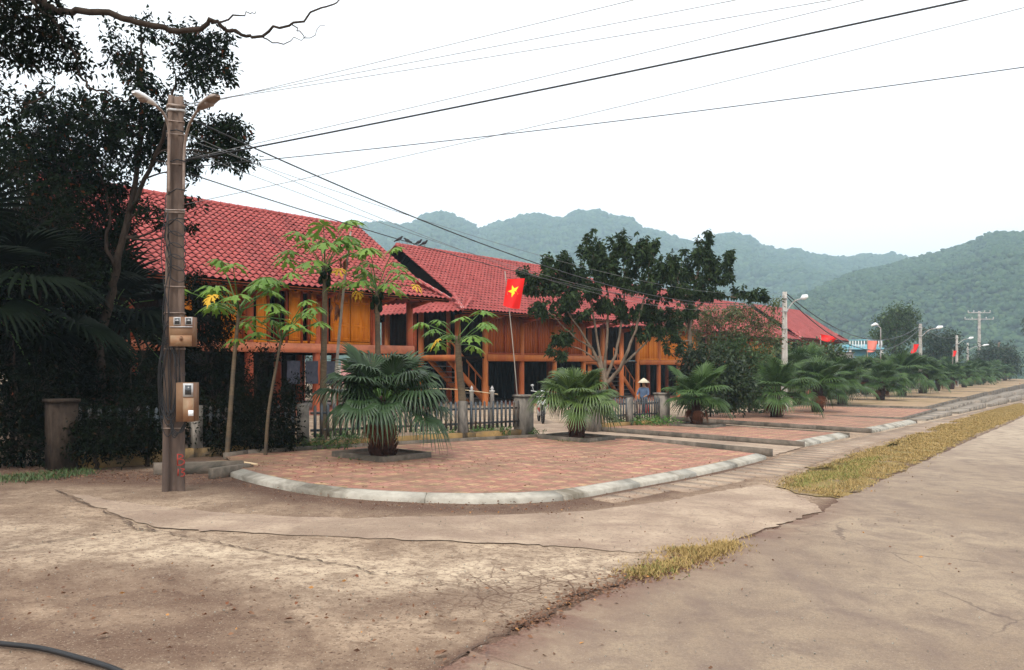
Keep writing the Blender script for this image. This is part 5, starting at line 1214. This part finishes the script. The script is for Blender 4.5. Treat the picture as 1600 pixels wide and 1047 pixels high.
# lamp arms and heads
def lamp(pts, head_a, head_b, wd, name='lamp_arm', mat='lamp_white'):
    a = put(name, MB().tube(smoothpath(pts, 6), .017, 7), 'metal_rust', pole, world=True, smooth=True)
    ha, hb = np.array(head_a), np.array(head_b); d = hb - ha; L = np.linalg.norm(d); d /= L
    prof = [(0, .2), (.06, .5), (.25, .85), (.6, 1), (.85, .9), (1, .4)]; side = unit(np.cross(d, (0, 0, 1.))); up = np.cross(side, d)
    if up[2] < 0: up = -up
    V = []; n = 12
    for s_, w_ in prof:
        for k in range(n):
            an = k * 2 * math.pi / n; V.append(ha + d * L * s_ + side * math.cos(an) * wd * w_ + up * (math.sin(an) * (.055 if math.sin(an) > 0 else .02)) * w_)
    m_ = MB().add(np.array(V) - pb_, np.array([(i * n + j, i * n + (j + 1) % n, (i + 1) * n + (j + 1) % n, (i + 1) * n + j) for i in range(len(prof) - 1) for j in range(n)]))
    m_.big.append(list(range(n))); m_.big.append([5 * n + k for k in range(n)][::-1])
    put('lamp_head', m_, mat, a, smooth=True)
    q = MB(); c = ha + d * L * .6 - up * .025 - pb_
    for s_ in (0,): q.lathe([(0, -.03), (.045, -.02), (.06, .01), (0, .012)], c, 10)
    put('lamp_lens', q, 'metal_rust', a, smooth=True)
lamp([near(264, 300, -.1), near(264, 250, -.12), near(264, 205, -.15), near(257, 180, -.25), near(243, 164, -.45)], near(244, 165, -.45), near(208, 144, -.9), .06)
lamp([near(287, 300, -.1), near(288, 235, -.1), near(294, 200, -.2), near(304, 180, -.45), near(311, 170, -.6)], near(310, 172, -.6), near(340, 150, -1.15), .075, mat='metal_rust')

# ------------------------------------------------------------------ far poles
def far_pole(label, px, topy, Y, h, lamp_dir=None, cross=False, wd=.11):
    g = G(*P(px, 600, Y)[:2]); top = P(px, topy, Y)[2]; o = thing('utility_pole', label, 'utility pole', g, 0, 'concrete poles down the street')
    m_ = MB(); V = []; H = top - g[2]
    for k in range(8):
        z = -.1 + (H + .1) * k / 7; w_ = wd * (1.25 - .5 * k / 7)
        for a, b in ((-1, -.8), (-.35, -.8), (-.35, -.45), (.35, -.45), (.35, -.8), (1, -.8), (1, .8), (-1, .8)): V.append((a * w_, b * w_, z))
    n = 8; m_.add(V, np.array([(i * n + j, i * n + (j + 1) % n, (i + 1) * n + (j + 1) % n, (i + 1) * n + j) for i in range(7) for j in range(n)])); m_.big.append([7 * n + j for j in range(n)])
    put('shaft', m_, 'concrete_far', o)
    st = MB(); s_ = Y / F
    for z in (H - .3, H - .9, H - 1.7): st.box((0, -.0, z), (wd * 2.2, wd * 2.0, .04))
    put('metal_straps', st, 'metal_grey', o)
    if lamp_dir:
        L = lamp_dir; m2 = MB().tube(smoothpath([(0, -.1, H - 1.0), (L * .4, -.3, H - .5), (L * .8, -.5, H - .35)], 5), .03, 6); a = put('lamp_arm', m2, 'metal_grey', o)
        put('lamp_head', MB().tube([(L * .78, -.5, H - .36), (L * .9, -.55, H - .3), (L * 1.15, -.6, H - .24)], [.05, .13, .07], 8), 'lamp_white', a, smooth=True)
    if cross:
        c = MB()
        for z, w_ in ((H - .3, 2.0), (H - 1.5, 2.6)): c.bar((-w_, 0, z), (w_, 0, z), .14, .14)
        for z, w_ in ((H - .3, 2.0), (H - 1.5, 2.6)):
            for x in (-w_, -w_ * .5, w_ * .5, w_): c.tube([(x, 0, z), (x, 0, z + .4)], .09, 6)
        put('crossarm', c, 'metal_grey', o)
    return o
far_pole('concrete pole with a lamp in front of the farthest stilt house', 1226, 456, 38, 5.6, .75)
far_pole('thin concrete pole with lamp rising from the palms by the red flag', 1438, 506, 62, 5.6, 1.2)
far_pole('small pole with lamp near the second red flag', 1495, 524, 85, 5.6, 1.2)
far_pole('tiny lamp pole partly hidden by dark trees', 1512, 536, 112, 5.6, 2.2)
far_pole('tall far pole with two crossarms against the hillside', 1530, 486, 150, 12, None, True, .22)
t = thing('street_lamp', 'lamp head on a thin arm left of the tall round tree', 'street lamp', G(*P(1376, 600, 66)[:2])); H = P(1376, 505, 66)[2] - t.location[2]
put('post', MB().tube([(0, 0, 0), (0, 0, H - .4), (-.3, 0, H - .1)], .04, 6), 'metal_grey', t); put('lamp_head', MB().tube([(-.2, 0, H - .12), (-.4, 0, H - .06), (-.75, 0, H - .2)][::1], [.05, .12, .06], 8), 'lamp_white', t, smooth=True)

# ------------------------------------------------------------------ wires
gw = 'overhead wires'
def wire(label, a, b, sag, r=.008, n=40):
    a, b = np.array(a, float), np.array(b, float); s = np.linspace(0, 1, n)[:, None]; p = a + (b - a) * s; p[:, 2] -= (4 * sag * s * (1 - s))[:, 0]
    m_ = MB().tube(p, r, 5); o = put('overhead_wire', m_, 'rubber' if r > .0045 else 'wire_grey'); tag(o, label, 'wire', gw)
def through(a, px, py, X1, Y1, sag=0):
    a = np.array(a); r = (px - 800) / F; s = (r * a[1] - a[0]) / ((X1 - a[0]) - r * (Y1 - a[1])); Y = a[1] + s * (Y1 - a[1]); Z = EYE + (HZ - py) * Y / F
    return (X1, Y1, a[2] + (Z + 4 * sag * s * (1 - s) - a[2]) / s)
fp = P(1226, 462, 38); fp2 = P(1226, 470, 38)
wire('thick cable dropping from the near pole across to the pole by the farthest house', near(285, 180), fp, 1.15, .011)
wire('lower cable crossing the first roof from the near pole toward the second house', near(285, 268), fp2, .8, .008)
wire('thin wire just above the lower cable over the first roof', near(285, 232), P(1226, 466, 38), 1.0, .0042)
wire('thin wire between the two dropping cables', near(285, 205), P(1226, 464, 38), 1.3, .0042)
wire('faint wire passing over the second ridge', near(285, 215), P(1226, 458, 38), .7, .004)
a = near(285, 252)
wire('thick cable rising from the pole to the upper right sky', a, through(a, 1510, 0, 14, 6, .12), .12, .011)
for lab, y0, px, py, rr, sg in (('thin wire highest and steepest, leaving the top edge first', 170, 990, 0, .0042, .05), ('thin wire second to leave the top edge', 165, 1150, 0, .0042, .05), ('thin wire third to leave the top edge', 163, 1300, 0, .0042, .15), ('thin wire just above the thick rising cable', 250, 1350, 0, .0042, .1), ('long thin wire below the thick cable, reaching the right edge high', 320, 1600, 12, .004, .2), ('long black wire lowest in the sky, reaching the right edge', 262, 1600, 105, .0055, .25)):
    a = near(286, y0); wire(lab, a, through(a, px, py, 15, 6.5, sg), sg, rr)
for k, (ya, yb) in enumerate(((458, 508), (462, 512))):
    wire(['upper', 'lower'][k] + ' cable from the pole by the farthest house to the next pole', P(1228, ya, 38), P(1438, yb, 62), 1.6 + .5 * k, .025)
wire('cable between the second and third far poles', P(1438, 508, 62), P(1495, 526, 85), .5, .02)

# ------------------------------------------------------------------ flags
def star(r): return [(r * (1 if k % 2 == 0 else .42) * math.sin(k * math.pi / 5), r * (1 if k % 2 == 0 else .42) * math.cos(k * math.pi / 5)) for k in range(10)]
def flag(label, base, top, corners, Y, mat='flag_red', has_star=True, pole_r=.014):
    """corners tl,tr,br,bl as seen; cloth ripples in depth"""
    o = thing('flag', label, 'flag', base, 0, 'red flags on poles'); put('flagpole', MB().tube(smoothpath([base, (np.array(base) + np.array(top)) / 2 + (.02, 0, 0), top], 5), pole_r, 6), 'grey_stick', o, world=True)
    tl, tr, br, bl = [np.array(P(x, y, Y)) for x, y in corners]; n = 14
    def S(u, v, d=0):
        p = (tl * (1 - u) + tr * u) * (1 - v) + (bl * (1 - u) + br * u) * v
        wv = .05 * math.sin(u * 6 + v * 2) * (.3 + v) * np.linalg.norm(tr - tl) / .45; p = p + np.array([0, wv - d, -.04 * math.sin(u * 3.14) * v * np.linalg.norm(tr - tl) / .45]); return p
    V = [S(i / n, j / n) for j in range(n + 1) for i in range(n + 1)]; m_ = MB().add(V, np.array([(j * (n + 1) + i, j * (n + 1) + i + 1, (j + 1) * (n + 1) + i + 1, (j + 1) * (n + 1) + i) for j in range(n) for i in range(n)]))
    c = put('cloth', m_, mat, o, world=True, smooth=True)
    if has_star:
        a_ = np.linalg.norm(tr - tl) / np.linalg.norm(bl - tl); rot = .45; V = [S(.47, .42, .006)]
        for x, y in star(.34):
            x2, y2 = x * math.cos(rot) - y * math.sin(rot), x * math.sin(rot) + y * math.cos(rot); V.append(S(.47 + x2, .42 - y2 * a_, .006))
        me = MB().add(np.array(V) - np.array(o.location), [(0, 1 + k, 1 + (k + 1) % 10) for k in range(10)]); put('star', me, 'flag_yellow', c)
fb = U(809, 668); YF = 21.0
flag('red flag with yellow star on a leaning bamboo pole before the second house', P(810, 640, YF), P(789, 424, YF), [(793, 436), (820, 435), (812, 482), (786, 477)], YF - .05)
flag('small faded red flag flat on a thin stick below the farthest red roof', P(1282, 575, 60), P(1282, 524, 60), [(1282, 522), (1308, 527), (1304, 534), (1281, 530)], 60, has_star=False, pole_r=.04)
flag('pale salmon flag in front of the blue house', P(1355, 590, 62), P(1355, 530, 62), [(1356, 532), (1371, 533), (1369, 548), (1355, 550)], 62, 'flag_faded', False, .03)
flag('bright red flag hanging left of the thin concrete pole', P(1424, 575, 61), P(1427, 536, 61), [(1428, 538), (1436, 538), (1432, 550), (1423, 552)], 61, has_star=False, pole_r=.03)
flag('tiny red flag at the third far pole', P(1488, 575, 84), P(1489, 546, 84), [(1490, 548), (1495, 548), (1493, 556), (1488, 557)], 84, has_star=False, pole_r=.03)

# ------------------------------------------------------------------ blue house, grey wall, shed
YB = 92; t = thing('townhouse', 'small blue concrete house with a balcony, right of the grey wall', 'house', G(*P(1352, 600, YB)[:2]), -.25)
g = t.location[2]; zt = P(0, 531, YB)[2] - g; zf = P(0, 546, YB)[2] - g; W = 3.4
put('wall', MB().box((0, 3.2, zf / 2), (W, 5, zf)).box((0, 3.6, zf + .3), (W, 4, .6)), 'blue_paint', t)
put('balcony', MB().box((0, .1, zf + .06), (W + .3, 1.6, .22)).box((0, -.65, zt - .05), (W + .3, .1, .12)), 'blue_paint', t)
m_ = MB(); [m_.box((x, -.65, (zf + zt) / 2 + .02), (.07, .06, zt - zf - .2)) for x in np.arange(-W / 2, W / 2 + .2, .3)]; put('railing', m_, 'white_paint', t)
m_ = MB(); [m_.box((x, -.5, zf / 2), (.25, .25, zf)) for x in (-W / 2 + .05, W / 2 - .05)]; put('column', m_, 'concrete_far', t)
d_ = put('door', MB().box((.1, .68, 1.05), (1.1, .06, 2.1)), 'frame_wood', t); put('window', MB().box((-1.1, .68, 1.4), (.6, .06, 1.0)), 'meter_glass', t)
t = thing('boundary_wall', 'bare grey gable wall between the red-roofed house and the blue house', 'wall', G(*P(1316, 600, 84)[:2]), .5)
put('wall', MB().box((0, 0, 1.9), (3.0, .25, 4.6)).box((1.5, 2.2, 1.7), (.25, 4.5, 4.4)), 'grey_wall', t)
put('coping', MB().box((0, 0, 4.24), (3.1, .35, .08)), 'old_concrete', t)
t = thing('shed', 'low shed with a sloping grey sheet roof behind the palms', 'shed', G(*P(1400, 600, 88)[:2]), -.1)
put('wall', MB().box((0, 1, 1.1), (4, 4, 2.2)), 'grey_wall', t)
m_ = MB(); V = [(-2.4, -1.4, 3.9), (3.6, -1.4, 2.2), (3.6, 3.4, 2.2), (-2.4, 3.4, 3.9)]; V += [(x, y, z - .08) for x, y, z in V]
m_.add(V, np.array([(0, 1, 2, 3), (7, 6, 5, 4), (0, 4, 5, 1), (1, 5, 6, 2), (2, 6, 7, 3), (3, 7, 4, 0)])); 
for x in np.arange(-2.3, 3.6, .3): m_.bar((x, -1.4, 3.9 - (x + 2.4) * .283 + .02), (x, 3.4, 3.9 - (x + 2.4) * .283 + .02), .05, .04)
put('roof', m_, 'sheet_roof', t)

# ------------------------------------------------------------------ small things
# birds on the second ridge
def house_pt(base, zg, x, y, z): p = base + hu * x + hv * y; return (p[0], p[1], zg + z)
for k, (x, fc, lab) in enumerate(((-2.05, 1, 'black bird nearest the gable tip on the second roof ridge'), (-1.55, -1, 'black bird second from the gable tip, tail raised'), (-.85, 1, 'black bird third from the gable tip on the ridge'), (-.5, 1, 'black bird farthest from the gable tip on the ridge'))):
    p = house_pt(base2, -.16, x, RY, 3.85 + .16 + RISE + .13); t = thing('bird', lab, 'bird', p, rng.uniform(-.5, .5) + (0 if fc > 0 else 3.1), 'black birds on the ridge')
    m_ = MB(); m_.tube([(-.24, 0, .07), (-.12, 0, .12), (-.04, 0, .16), (.05, 0, .19), (.09, 0, .23), (.12, 0, .27), (.15, 0, .275), (.19, 0, .265)], [.02, .035, .07, .075, .05, .042, .035, .006], 9)
    b_ = put('body', m_, 'bird_feather', t, smooth=True); m_ = MB()
    for s in (-.03, .03): m_.tube([(0, s, .12), (.01, s, .0)], .008, 5)
    put('legs', m_, 'metal_rust', t)
# black hose lower left
p = [U(-60, 1003), U(0, 1011), U(60, 1018), U(120, 1033), U(180, 1052), U(230, 1080)]
o = put('hose', MB().tube(smoothpath([(x, y, z + .02) for x, y, z in p], 8), .016, 8), 'rubber', smooth=True); tag(o, 'black rubber hose lying on the concrete in the lower left corner', 'hose')
p = [U(292, 725, .05), U(330, 722, .1), U(372, 722, .14), U(402, 726, .13)]
o = put('bamboo_cane', MB().tube(smoothpath(p, 6), .017, 7), 'bamboo', smooth=True); tag(o, 'pale bamboo cane lying on the kerb behind the near pole', 'bamboo cane')
p = [P(660, 607, 21.5), P(720, 609, 21.3), P(778, 616, 21.0)]
o = put('bamboo_cane', MB().tube(smoothpath(p, 6), .012, 6), 'bamboo'); tag(o, 'thin bamboo rail held level on the finial posts before the stair', 'bamboo cane')
for k, (px, Y, lab) in enumerate(((737, 21.2, 'grey fence post with a pointed finial, left one before the stair'), (769, 21.0, 'grey fence post with a pointed finial, right one before the stair'))):
    q = G(*P(px, 640, Y)[:2]); t = thing('finial_post', lab, 'post', q); H = P(px, 602, Y)[2] - q[2]
    put('shaft', MB().lathe([(0, 0), (.05, 0), (.05, H - .18), (.07, H - .16), (.07, H - .13), (0, H - .13)], n=8), 'concrete_far', t); put('finial', MB().lathe([(.02, H - .13), (.045, H - .09), (.03, H - .05), (.012, H - .03), (.0, H)], n=8), 'metal_grey', t)
# leaning plank at right gate pillar
o = put('plank', MB().bar(U(944, 672), P(936, 640, 22.3), .05, .09, (1, .2, 0)), 'bamboo'); tag(o, 'orange wooden plank leaning on the right gate pillar', 'plank')
# motorbike behind the gate opening
def motorbike(label, loc, rz):
    t = thing('motorbike', label, 'motorbike', loc, rz)
    for x in (-.6, .62):
        w_ = MB(); n = 24
        for k in range(n):
            a0, a1 = k * 2 * math.pi / n, (k + 1) * 2 * math.pi / n; w_.tube([(x + .26 * math.cos(a0), 0, .29 + .26 * math.sin(a0)), (x + .26 * math.cos(a1), 0, .29 + .26 * math.sin(a1))], .035, 6)
        wh = put('wheel', w_, 'rubber', t); s_ = MB()
        for k in range(8): a0 = k * math.pi / 4; s_.tube([(x, 0, .29), (x + .24 * math.cos(a0), 0, .29 + .24 * math.sin(a0))], .008, 4)
        put('rim', s_, 'metal_grey', wh)
    b_ = MB(); b_.tube(smoothpath([(-.75, 0, .72), (-.45, 0, .7), (-.15, 0, .6), (.05, 0, .42), (.3, 0, .5), (.42, 0, .8)], 5), [.05] * 3 + [.1] * 10 + [.11] * 8 + [.1] * 5, 8); put('body', b_, 'plastic_red', t, smooth=True)
    put('seat', MB().tube([(-.75, 0, .82), (-.4, 0, .8), (.0, 0, .76)], [.06, .11, .08], 8), 'rubber', t, smooth=True)
    put('engine', MB().box((-.02, 0, .32), (.32, .2, .2)), 'metal_grey', t)
    put('fork', MB().tube([(.62, .07, .29), (.45, .07, .85)], .02, 6).tube([(.62, -.07, .29), (.45, -.07, .85)], .02, 6), 'metal_grey', t)
    put('handlebar', MB().tube(smoothpath([(.34, .34, 1.0), (.4, .12, .96), (.42, 0, .93), (.4, -.12, .96), (.34, -.34, 1.0)], 4), .016, 6), 'metal_grey', t)
    put('headlight', MB().tube([(.42, 0, .93), (.56, 0, .93)], [.09, .06], 8), 'white_paint', t, smooth=True)
    put('leg_shield', MB().box((.46, 0, .66), (.05, .34, .34)), 'white_paint', t)
    for s in (-1, 1): put('mirror', MB().tube([(.38, s * .26, .98), (.36, s * .3, 1.15)], .008, 5).lathe([(0, 1.13), (.045, 1.14), (.05, 1.18), (0, 1.2)], (.36, s * .3, 0), 8), 'metal_grey', t)
motorbike('red and white motorbike parked just inside the gate opening', G(*P(845, 650, 25.5)[:2]), R(-86))
motorbike('dark motorbike with its rider far away at the end of the road', G(*P(1597, 600, 98)[:2]), R(-60))
# people : one continuous skinned body each
def person(label, loc, rz, joints, edges, radii, parts, scale=1):
    t = thing('person', label, 'person', loc, rz)
    me = bpy.data.meshes.new('body'); me.from_pydata([tuple(np.array(j) * scale) for j in joints], edges, []); o = bpy.data.objects.new('body', me); COL.objects.link(o)
    sk = o.modifiers.new('skin', 'SKIN'); sv = me.skin_vertices[0].data if me.skin_vertices else None
    if sv is None:
        bpy.context.view_layer.objects.active = o; 
        import bmesh
        bm = bmesh.new(); bm.from_mesh(me); bm.verts.layers.skin.verify(); bm.to_mesh(me); bm.free(); sv = me.skin_vertices[0].data
    for k, r in enumerate(radii): sv[k].radius = (r * scale, r * scale); sv[k].use_root = (k == 0)
    ss = o.modifiers.new('sub', 'SUBSURF'); ss.levels = 1; ss.render_levels = 2
    dg = bpy.context.evaluated_depsgraph_get(); m2 = bpy.data.meshes.new_from_object(o.evaluated_get(dg)); bpy.data.objects.remove(o)
    m2.name = 'body'; m2.materials.clear(); m2.materials.append(MAT['skin']); m2.materials.append(MAT['cloth_blue']); m2.materials.append(MAT['cloth_dark'])
    for p in m2.polygons:
        c = p.center / scale; p.use_smooth = True
        p.material_index = parts(c)
    b = bpy.data.objects.new('body', m2); COL.objects.link(b); b.parent = t; return t
sit_j = [(0, 0, .52), (0, 0, .72), (-.03, 0, .95), (-.03, 0, 1.06), (0, 0, 1.14), (.02, 0, 1.24), (.0, .17, .98), (.1, .24, .76), (.3, .16, .68), (.37, .13, .66), (.0, -.17, .98), (.1, -.24, .76), (.3, -.16, .68), (.37, -.13, .66), (.03, .1, .5), (.42, .13, .5), (.38, .13, .08), (.52, .13, .04), (.03, -.1, .5), (.42, -.13, .5), (.38, -.13, .08), (.52, -.13, .04)]
sit_e = [(0, 1), (1, 2), (2, 3), (3, 4), (4, 5), (2, 6), (6, 7), (7, 8), (8, 9), (2, 10), (10, 11), (11, 12), (12, 13), (0, 14), (14, 15), (15, 16), (16, 17), (0, 18), (18, 19), (19, 20), (20, 21)]
sit_r = [.13, .125, .13, .05, .075, .085, .06, .045, .035, .03, .06, .045, .035, .03, .085, .06, .045, .035, .085, .06, .045, .035]
sit_mat = lambda c: 0 if (c.z > 1.03 or (c.x > .22 and .6 < c.z < .8)) else (1 if c.z > .6 else 2)
q = G(*P(1006, 640, 33)[:2])
t = person('person in a blue shirt and pale conical hat sitting behind the second fence', q, R(-120), sit_j, sit_e, sit_r, sit_mat)
put('hat', MB().lathe([(0, 1.42), (.02, 1.415), (.12, 1.34), (.24, 1.235), (.235, 1.225), (.1, 1.3), (0, 1.33)], (.01, 0, 0), 16), 'straw', t, smooth=True)
t = thing('stool', 'low red plastic stool under the seated person', 'stool', q, R(-120)); put('seat', MB().box((0, 0, .37), (.32, .32, .04)), 'plastic_red', t)
for a, b in ((-.13, -.13), (.13, -.13), (.13, .13), (-.13, .13)): put('leg', MB().bar((a * 1.15, b * 1.15, 0), (a, b, .36), .03, .03, (1, 0, 0)), 'plastic_red', t)
rider = [(x - .25, y, z + .34) if z > .3 else (x - .2, y, z + .26) for x, y, z in sit_j]
person('person in dark green riding the far motorbike', G(*P(1597, 600, 98)[:2]), R(-60), rider, sit_e, sit_r, lambda c: 0 if c.z > 1.4 else 2)
# washing under the first house
t = thing('clothes_line', 'washing line with pale and blue clothes under the first house', 'clothes line', house_pt(base1, float(gz(*base1)), 4.3, -.1, 0))
put('line', MB().tube([(-.9, -.5, 1.7), (0, .1, 1.62), (1.6, 1.4, 1.72)], .005, 4), 'rubber', t)
for k, (x, mt) in enumerate(((-.3, 'cloth_dark'), (.2, 'cloth_dark'), (.7, 'cloth_dark'), (1.2, 'cloth_pink'))):
    y = x * .75; m_ = MB(); n = 8; V = [(x + .35 * i / n, y + .26 * i / n + .03 * math.sin(i * 1.7 + j), 1.62 - .75 * j / n) for j in range(n + 1) for i in range(n + 1)]
    m_.add(V, np.array([(j * (n + 1) + i, j * (n + 1) + i + 1, (j + 1) * (n + 1) + i + 1, (j + 1) * (n + 1) + i) for j in range(n) for i in range(n)])); put('garment', m_, mt, t, smooth=True)
# litter
mb = MB(); n = 2600
kl = np.array(kerbline); 
def scatter(n, zones):
    out = []
    for (line, spread, cnt) in zones:
        l = np.array(line); k = rng.integers(0, len(l) - 1, cnt); f = rng.uniform(0, 1, cnt)[:, None]; out.append(l[k] + (l[k + 1] - l[k]) * f + rng.normal(0, spread, (cnt, 2)))
    return np.concatenate(out)
q = scatter(0, [(kl, .25, 900), (UP([(0, 742), (150, 742), (300, 748)]), .4, 700), (UP([(900, 935), (985, 905), (1060, 885), (1110, 865)]), .10, 900), (UP([(800, 985), (850, 965), (905, 930)]), .06, 400), (UP([(0, 900), (300, 950), (700, 960), (780, 1000)]), .8, 420), (UP([(400, 740), (560, 735), (800, 735), (1000, 720)]), .6, 700), (UP([(1000, 820), (1300, 850), (1500, 760)]), 1.5, 160)])
keep = (q[:, 1] > 3.2); q = q[keep]
on_pave = inside(q[:, 0], q[:, 1], np.array(list(inn) + list(back1)))
pos = np.stack([q[:, 0], q[:, 1], gz(q[:, 0], q[:, 1]) + np.where(on_pave, .115, .018)], -1)
dr = rng.normal(size=(len(q), 3)) * (1, 1, .15); leaf_quads(mb, pos, dr, rng.uniform(.012, .045, len(q)), .5)
o = put('leaf_litter', mb, 'litter'); o['kind'] = 'stuff'
leaf_labels = ['orange-brown curled leaf, lowest left in the foreground', 'brightest orange leaf in the middle of the foreground concrete', 'long pale brown leaf right of the brightest orange leaf', 'small brown leaf above the brightest orange leaf', 'dark brown leaf up and right of the brightest orange leaf', 'pale brown leaf at far left of the foreground concrete', 'curled dark leaf nearest the long crack', 'largest reddish-brown leaf at the bottom beside the asphalt', 'tiny orange leaf just below the brightest orange leaf', 'dark leaf right of the lowest left orange leaf', 'small dark leaf left of the brightest orange leaf', 'small tan leaf left of the dark stain by the fine cracks']
spots = [(150, 994, .07, 'litter'), (398, 960, .055, 'litter'), (440, 968, .08, 'litter'), (355, 945, .045, 'leaf_dry'), (462, 945, .045, 'leaf_dry'), (105, 926, .05, 'litter'), (560, 902, .05, 'leaf_dry'), (678, 1024, .09, 'litter'), (476, 977, .04, 'litter'), (230, 1000, .04, 'leaf_dry'), (315, 962, .035, 'leaf_dry'), (620, 968, .04, 'litter')]
for k, (px, py, s, mt) in enumerate(spots):
    p = np.array(U(px, py, .012)); m_ = MB(); a = rng.uniform(0, 6.28); d = np.array([math.cos(a), math.sin(a), .1]); sd_ = np.array([-math.sin(a), math.cos(a), 0])
    V = [p, p + d * s * .3 + sd_ * s * .25 + (0, 0, .004), p + d * s * .7 + sd_ * s * .2 + (0, 0, .012), p + d * s, p + d * s * .7 - sd_ * s * .2 + (0, 0, .015), p + d * s * .3 - sd_ * s * .25 + (0, 0, .006)]
    m_.add(V, [(0, 1, 2, 3, 4, 5)]); o = put('fallen_leaf', m_, mt); tag(o, leaf_labels[k], 'leaf', 'single fallen leaves in the foreground')
# small stones
mb = MB()
for k in range(1100):
    x, y = rng.uniform(-5, 5), rng.uniform(3.6, 10); s = rng.uniform(.003, .009); p = G(x, y, .014); V = unit(rng.normal(size=(8, 3))) * s + p
    mb.add(V, [(0, 1, 2), (0, 2, 3), (3, 2, 4), (4, 5, 0), (1, 6, 2), (6, 7, 4), (5, 7, 1)])
o = put('pebbles', mb, 'kerb_concrete'); o['kind'] = 'stuff'

# ------------------------------------------------------------------ haze : one closed box of even pale air
bpy.ops.mesh.primitive_cube_add(size=1, location=(0, 2050, 110)); hz = bpy.context.object; hz.name = 'haze'; hz.scale = (3800, 4300, 330)
hm = bpy.data.materials.new('haze_air'); hm.use_nodes = True; t_ = hm.node_tree; t_.nodes.clear()
pv = t_.nodes.new('ShaderNodeVolumePrincipled'); pv.inputs['Color'].default_value = (.62, .83, 1, 1); pv.inputs['Density'].default_value = .00056; pv.inputs['Anisotropy'].default_value = 0.1
om = t_.nodes.new('ShaderNodeOutputMaterial'); t_.links.new(pv.outputs[0], om.inputs['Volume']); hz.data.materials.append(hm); hz['kind'] = 'stuff'
